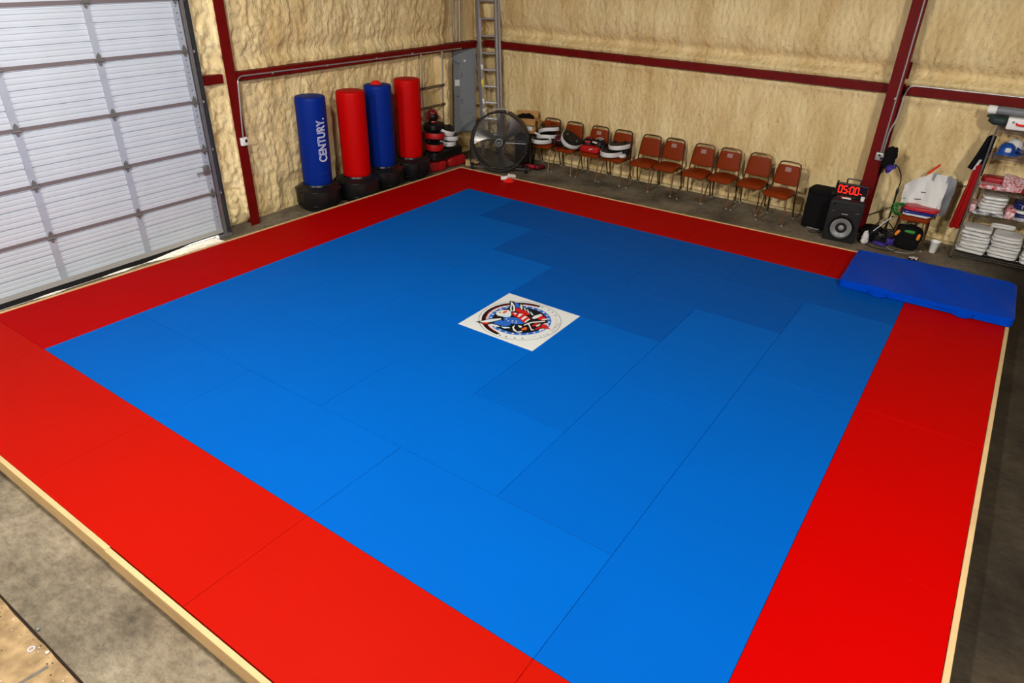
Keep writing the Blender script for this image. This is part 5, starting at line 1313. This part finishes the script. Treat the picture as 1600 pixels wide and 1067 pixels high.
z1_ = stack(7, X0 + 0.21, Y0s + 0.21, SHZ[0] + 0.016, (0.37, 0.36, 0.046), UNI, 'uniform_pack', 'white uniform pack', 'left bottom shelf stack', G1, 51)
z2_ = stack(7, X0 + 0.61, Y0s + 0.21, SHZ[0] + 0.016, (0.37, 0.36, 0.046), UNI, 'uniform_pack', 'white uniform pack', 'middle bottom shelf stack', G1, 61)
z3_ = stack(6, X0 + 1.01, Y0s + 0.21, SHZ[0] + 0.016, (0.36, 0.36, 0.050), UNI, 'uniform_pack', 'white uniform pack', 'right bottom shelf stack', G1, 71)
packet('uniform_pack', 'white uniform pack tipped upright behind the bottom shelf stacks', (X0 + 0.50, Y0s + 0.36, z2_ + 0.005), (0.30, 0.05, 0.07), UNI, 0.1, 79, G1)
# second shelf: shirts
BLK = mat('shirt_black', (18, 18, 22), 0.4, 0.4); NAVY = mat('shirt_navy', (16, 22, 84), 0.4, 0.4, var=0.15, vscale=10)
PATB = mat('print_black_white', (20, 20, 22), 0.35, 0.5, var=0.9, vscale=22, rgb2=(196, 196, 200), detail=1.5)
PATR = mat('print_red_white', (158, 12, 24), 0.3, 0.5, var=0.9, vscale=26, rgb2=(224, 214, 214), detail=1.5)
REDS_ = mat('shirt_red', (150, 8, 22), 0.3, 0.5, var=0.2, vscale=12)
G2 = 'folded shirts on the second shelf'
packet('folded_shirt', 'black and white patterned shirt under the left stack on the second shelf', (X0 + 0.27, Y0s + 0.20, SHZ[1] + 0.016), (0.44, 0.34, 0.05), PATB, 0.05, 81, G2)
stack(5, X0 + 0.27, Y0s + 0.20, SHZ[1] + 0.062, (0.31, 0.32, 0.042), UNI, 'folded_shirt', 'white folded shirt', 'left stack on the second shelf', G2, 83)
packet('folded_shirt', 'narrow red and white shirt roll at the left end of the second shelf', (X0 + 0.05, Y0s + 0.22, SHZ[1] + 0.016), (0.09, 0.34, 0.14), PATR, 0.0, 90, G2)
packet('folded_shirt', 'navy and white printed shirt lowest in the right stack on the second shelf', (X0 + 0.74, Y0s + 0.20, SHZ[1] + 0.016), (0.40, 0.34, 0.06), PATB, -0.05, 91, G2)
packet('folded_shirt', 'navy shirt in the right stack on the second shelf', (X0 + 0.74, Y0s + 0.20, SHZ[1] + 0.070), (0.38, 0.33, 0.05), NAVY, -0.03, 92, G2)
packet('folded_shirt', 'white shirt under the navy one on the second shelf', (X0 + 0.73, Y0s + 0.20, SHZ[1] + 0.122), (0.36, 0.33, 0.045), UNI, 0.08, 93, G2)
packet('folded_shirt', 'navy shirt with white print topmost on the second shelf', (X0 + 0.72, Y0s + 0.22, SHZ[1] + 0.170), (0.40, 0.34, 0.10), NAVY, 0.02, 94, G2)
packet('folded_shirt', 'red and white shirt wedged between the second shelf stacks', (X0 + 0.50, Y0s + 0.17, SHZ[1] + 0.016), (0.12, 0.30, 0.16), PATR, 0.1, 95, G2)
t = thing('shirt_print', 'white printed squiggle on the topmost navy shirt', 'print', (X0 + 0.72, Y0s + 0.040, SHZ[1] + 0.22))
for k in range(4): MB().tube([(0.05 * k - 0.09 + 0.018 * math.cos(a), -0.012, 0.004 * k + 0.02 * math.sin(a)) for a in [i * 0.55 for i in range(9)]], 0.005, 5).build('ink_loop', RIMW, t, True)
# third shelf: red packs
G3 = 'red merchandise packs on the third shelf'
packet('folded_shirt', 'red and white printed pack at the left front of the third shelf', (X0 + 0.20, Y0s + 0.15, SHZ[2] + 0.016), (0.34, 0.26, 0.06), PATR, 0.05, 101, G3)
packet('folded_shirt', 'dark red pack behind the printed one on the third shelf', (X0 + 0.20, Y0s + 0.29, SHZ[2] + 0.07), (0.34, 0.22, 0.08), REDS_, 0.0, 102, G3)
packet('folded_shirt', 'tilted red white and blue printed pack on the third shelf', (X0 + 0.42, Y0s + 0.20, SHZ[2] + 0.09), (0.30, 0.24, 0.07), PATR, 0, 103, G3, rot=(0.5, 0.25, 0.2))
packet('folded_shirt', 'red pack lowest at the right of the third shelf', (X0 + 0.78, Y0s + 0.19, SHZ[2] + 0.016), (0.50, 0.34, 0.07), REDS_, 0.02, 104, G3)
packet('folded_shirt', 'red pack in the middle at the right of the third shelf', (X0 + 0.80, Y0s + 0.20, SHZ[2] + 0.08), (0.48, 0.33, 0.06), PATR, -0.02, 105, G3)
packet('folded_shirt', 'red pack topmost at the right of the third shelf', (X0 + 0.79, Y0s + 0.21, SHZ[2] + 0.142), (0.46, 0.32, 0.06), REDS_, 0.03, 106, G3)
packet('folded_shirt', 'red and white pack beneath the tilted one on the third shelf', (X0 + 0.43, Y0s + 0.20, SHZ[2] + 0.016), (0.22, 0.30, 0.07), PATR, 0.1, 107, G3)
# fourth shelf: caps and red packs
CAPB = mat('cap_blue', (20, 70, 150), 0.35, 0.45, var=0.2, vscale=20)
def ball_cap(label, loc, rot, m, m2, group='caps on the fourth shelf'):
    t = thing('baseball_cap', label, 'cap', loc, rot=rot, group=group)
    MB().lathe([(0.10, 0), (0.102, 0.05), (0.085, 0.10), (0.05, 0.13), (0.004, 0.14)], 28, Matrix.Diagonal((1, 1.1, 1, 1))).build('crown', m, t, True)
    MB().grid(12, 5, lambda u, v: ((0.10 + 0.075 * v) * math.cos(-PI / 2 + (u - 0.5) * 2.2), (0.10 + 0.085 * v) * math.sin(-PI / 2 + (u - 0.5) * 2.2), 0.006 - 0.02 * abs(u - 0.5) * v), 0.004).build('brim', m2, t, True)
    MB().lathe([(0.012, 0.138), (0.01, 0.146), (0.003, 0.148)], 10).build('button', m2, t, True)
    MB().soft((0, -0.105, 0.062), (0.07, 0.02, 0.06), 3, 0.5).build('crest', RIMW, t, True)
    return t
ball_cap('blue cap with a white crest at the front of the fourth shelf', (X0 + 0.20, Y0s + 0.12, SHZ[3] + 0.03), (0, 0, 0.15), CAPB, mat('cap_brim', (16, 96, 190), 0.3, 0.5))
ball_cap('white backed cap nested behind the blue cap on the fourth shelf', (X0 + 0.27, Y0s + 0.32, SHZ[3] + 0.06), (0, 0, 0.1), RIMW, CAPB)
ball_cap('blue cap under the white backed cap on the fourth shelf', (X0 + 0.26, Y0s + 0.30, SHZ[3] + 0.03), (0, 0, 0.1), CAPB, CAPB)
G4 = 'red packs on the fourth shelf'
packet('folded_shirt', 'red printed pack lowest on the fourth shelf', (X0 + 0.72, Y0s + 0.20, SHZ[3] + 0.016), (0.46, 0.34, 0.08), PATR, 0.02, 111, G4)
packet('folded_shirt', 'red printed pack in the middle on the fourth shelf', (X0 + 0.72, Y0s + 0.20, SHZ[3] + 0.09), (0.44, 0.34, 0.07), PATR, -0.02, 112, G4)
packet('folded_shirt', 'dark red pack topmost on the fourth shelf', (X0 + 0.73, Y0s + 0.20, SHZ[3] + 0.162), (0.42, 0.32, 0.06), REDS_, 0.02, 113, G4)
# top: white case and rolled poster
t = thing('first_aid_case', 'white case with a red handle on the top shelf', 'case', (X0 + 0.29, Y0s + 0.10, SHZ[4] + 0.008), 0.02)
MB().rbox((0, 0.08, 0.075), (0.40, 0.24, 0.15), 0.015).build('shell', WHITE_PL, t, True)
MB().tube(bend_path([(-0.09, -0.04, 0.085), (-0.085, -0.075, 0.075), (0.085, -0.075, 0.075), (0.09, -0.04, 0.085)], 0.02), 0.014, 8).build('handle', CONE, t, True)
for sx in (-1, 1): MB().rbox((sx * 0.13, -0.043, 0.095), (0.03, 0.012, 0.03), 0.004).build('latch', mat('hub_grey', (120, 122, 118)), t)
MB().box((0.03, -0.042, 0.125), (0.02, 0.006, 0.04)).build('clasp', mat('panel_dark', (66, 68, 70)), t)
t = thing('rolled_poster', 'grey and white rolled banner lying on the white case', 'roll', (X0 + 0.42, Y0s + 0.20, SHZ[4] + 0.215), rot=(0, PI / 2, 0.02))
MB().lathe([(0.05, -0.60), (0.055, -0.59), (0.055, -0.50), (0.05, -0.49)], 20).build('white_end', PAPER, t, True)
MB().lathe([(0.053, -0.50), (0.053, 0.70)], 20).build('sleeve', mat('banner_grey', (110, 112, 116), 0.5), t, True)
t = thing('dark_hat', 'dark green pointed hat under the rolled banner', 'hat', (X0 + 0.02, Y0s + 0.20, SHZ[4] + 0.02), rot=(0, 0.0, 0))
MB().soft((-0.02, 0, 0.07), (0.26, 0.22, 0.13), 6, 0.9, 0.15, 10, 121).build('crown', mat('hat_green', (30, 46, 44), 0.7), t, True); MB().soft((-0.10, 0, 0.11), (0.18, 0.12, 0.05), 4, 0.9).build('brim', mat('hat_green', (30, 46, 44)), t, True)
# garments hung from the left end of the shelving
def hung(name, label, cat, loc, rz, quad, m, th=0.05, folds=4, amp=0.02):
    """cloth hanging in folds; quad = (top left, top right, bottom left, bottom right) as (x, z)"""
    t = thing(name, label, cat, loc, rz)
    tl, tr_, bl, br = [Vector((q[0], 0, q[1])) for q in quad]
    def fn(u, v):
        p = (tl * (1 - u) + tr_ * u) * (1 - v) + (bl * (1 - u) + br * u) * v
        return (p.x, -amp * math.sin(u * folds * PI + v * 1.3) * (0.4 + v) - 0.03 * math.sin(u * PI), p.z)
    MB().grid(20, 16, fn, -th).build('cloth', m, t, True, 80)
    return t
j_ = hung('black_jacket', 'black jacket with grey stripes hung on the left end of the shelving', 'jacket', (4.20, 5.34, 0), 0.35, ((0.01, 1.72), (0.12, 1.74), (-0.10, 1.29), (0.12, 1.18)), BLACK_CLOTH, 0.07, 3, 0.015)
for k in range(2): MB().tube([(-0.045 + 0.02 * k, -0.055, 1.27 + 0.01 * k), (0.0 + 0.02 * k, -0.055, 1.42)], 0.007, 6).build('stripe', RIMW, j_, True)
MB().tube([(0.02, 0.02, 1.71), (0.03, 0.02, 1.80), (0.06, 0.02, 1.87), (0.09, 0.02, 1.85)], 0.005, 6).build('hanger', CHROME, j_, True)
hung('red_robe', 'long red garment hung on the left end of the shelving under the jacket', 'robe', (4.20, 5.30, 0), 0.25, ((-0.02, 1.33), (0.09, 1.36), (-0.05, 0.42), (0.07, 0.43)), mat('robe_red', (150, 6, 6), 0.7, 0.2, var=0.1, vscale=5), 0.05, 3, 0.02)
t = thing('wall_cable', 'thin dark cable slung along the foam wall behind the red robe', 'cable', (3.9, 5.72, 0.86))
MB().tube([(-0.05, 0, -0.02), (0.1, 0.0, 0.02), (0.3, 0.01, 0.09), (0.5, 0.02, 0.14)], 0.006, 6).build('line', mat('dark_pipe', (52, 46, 42)), t, True)

# ------------------------------------------------------------------ bare slab at the near left
TAN = mat('tan_dirt', (176, 148, 108), 0.9, 0.1, var=0.1, vscale=9, bump=0.7, bscale=18, rgb2=(118, 96, 68), detail=8)
ap_ = thing('dirt_apron', 'tan dirt covered apron beyond the slab joint at the near left', 'ground', (0, 0, 0), kind='structure')
def ap(u, v):
    x = -3.0 + 6.0 * u; y = -5.614 - 1.6 * v
    e = -0.004 - 0.003 * math.sin(x * 9.1) - 0.002 * math.sin(x * 23)
    return (x, y + e * (1 - v), 0.004 + 0.0015 * math.sin(x * 5) * math.sin(y * 7))
MB().grid(90, 12, ap, 0.003).build('apron', TAN, ap_, True)
MB().box((0.0, -5.608, 0.002), (6.0, 0.014, 0.0045)).build('joint_gap', mat('joint_dark', (40, 30, 20), 0.9, 0.1), ap_)
GREYS = mat('grey_strip', (112, 106, 96), 0.85, 0.1, var=0.25, vscale=12)
MB().box((0.60, -5.90, 0.0075), (0.022, 0.46, 0.004), rot=(0, 0, -0.12)).build('saw_cut', GREYS, ap_)
t = thing('washer_ring', 'small pale metal washer lying on the dirt apron', 'washer', (0.425, -5.675, 0.006))
MB().lathe([(0.013, 0), (0.022, 0), (0.023, 0.003), (0.022, 0.006), (0.013, 0.006), (0.0125, 0.003), (0.013, 0)], 24, cap0=False, cap1=False).build('ring', mat('washer', (206, 200, 206), 0.4, metal=0.3), t, True)
PEB = [mat('pebble_dark', (82, 64, 44), 0.9), mat('pebble_pale', (196, 182, 164), 0.9), mat('pebble_grey', (112, 120, 120), 0.8)]
prng = random.Random(8)
debris = MB(); debris2 = MB()
for k in range(80):
    x = prng.uniform(-0.9, 0.9); y = -5.63 - abs(prng.gauss(0, 0.05)) - (0.0 if prng.random() < 0.7 else prng.uniform(0, 0.4)); r = prng.uniform(0.002, 0.007)
    (debris if prng.random() < 0.7 else debris2).soft((x, y, 0.005 + r * 0.4), (r * 2, r * 1.6, r * 1.2), 1, 0.9, 0.3, 60, k)
tag(debris.build('dirt_crumbs', PEB[0]), 'dark crumbs of dirt scattered along the slab joint', 'dirt', kind='stuff')
tag(debris2.build('dirt_crumbs', PEB[1]), 'pale crumbs of grit scattered along the slab joint', 'dirt', kind='stuff')
for lab, x, y, r, m_ in (('small grey green stone in the slab joint near the left edge', 0.31, -5.585, 0.012, PEB[2]), ('small white stone in the slab joint near the washer', 0.53, -5.63, 0.014, PEB[1])):
    t = thing('small_stone', lab, 'stone', (x, y, 0.004))
    MB().soft((0, 0, r * 0.6), (r * 2.2, r * 1.7, r * 1.3), 4, 0.9, 0.25, 60, 3).build('stone', m_, t, True)
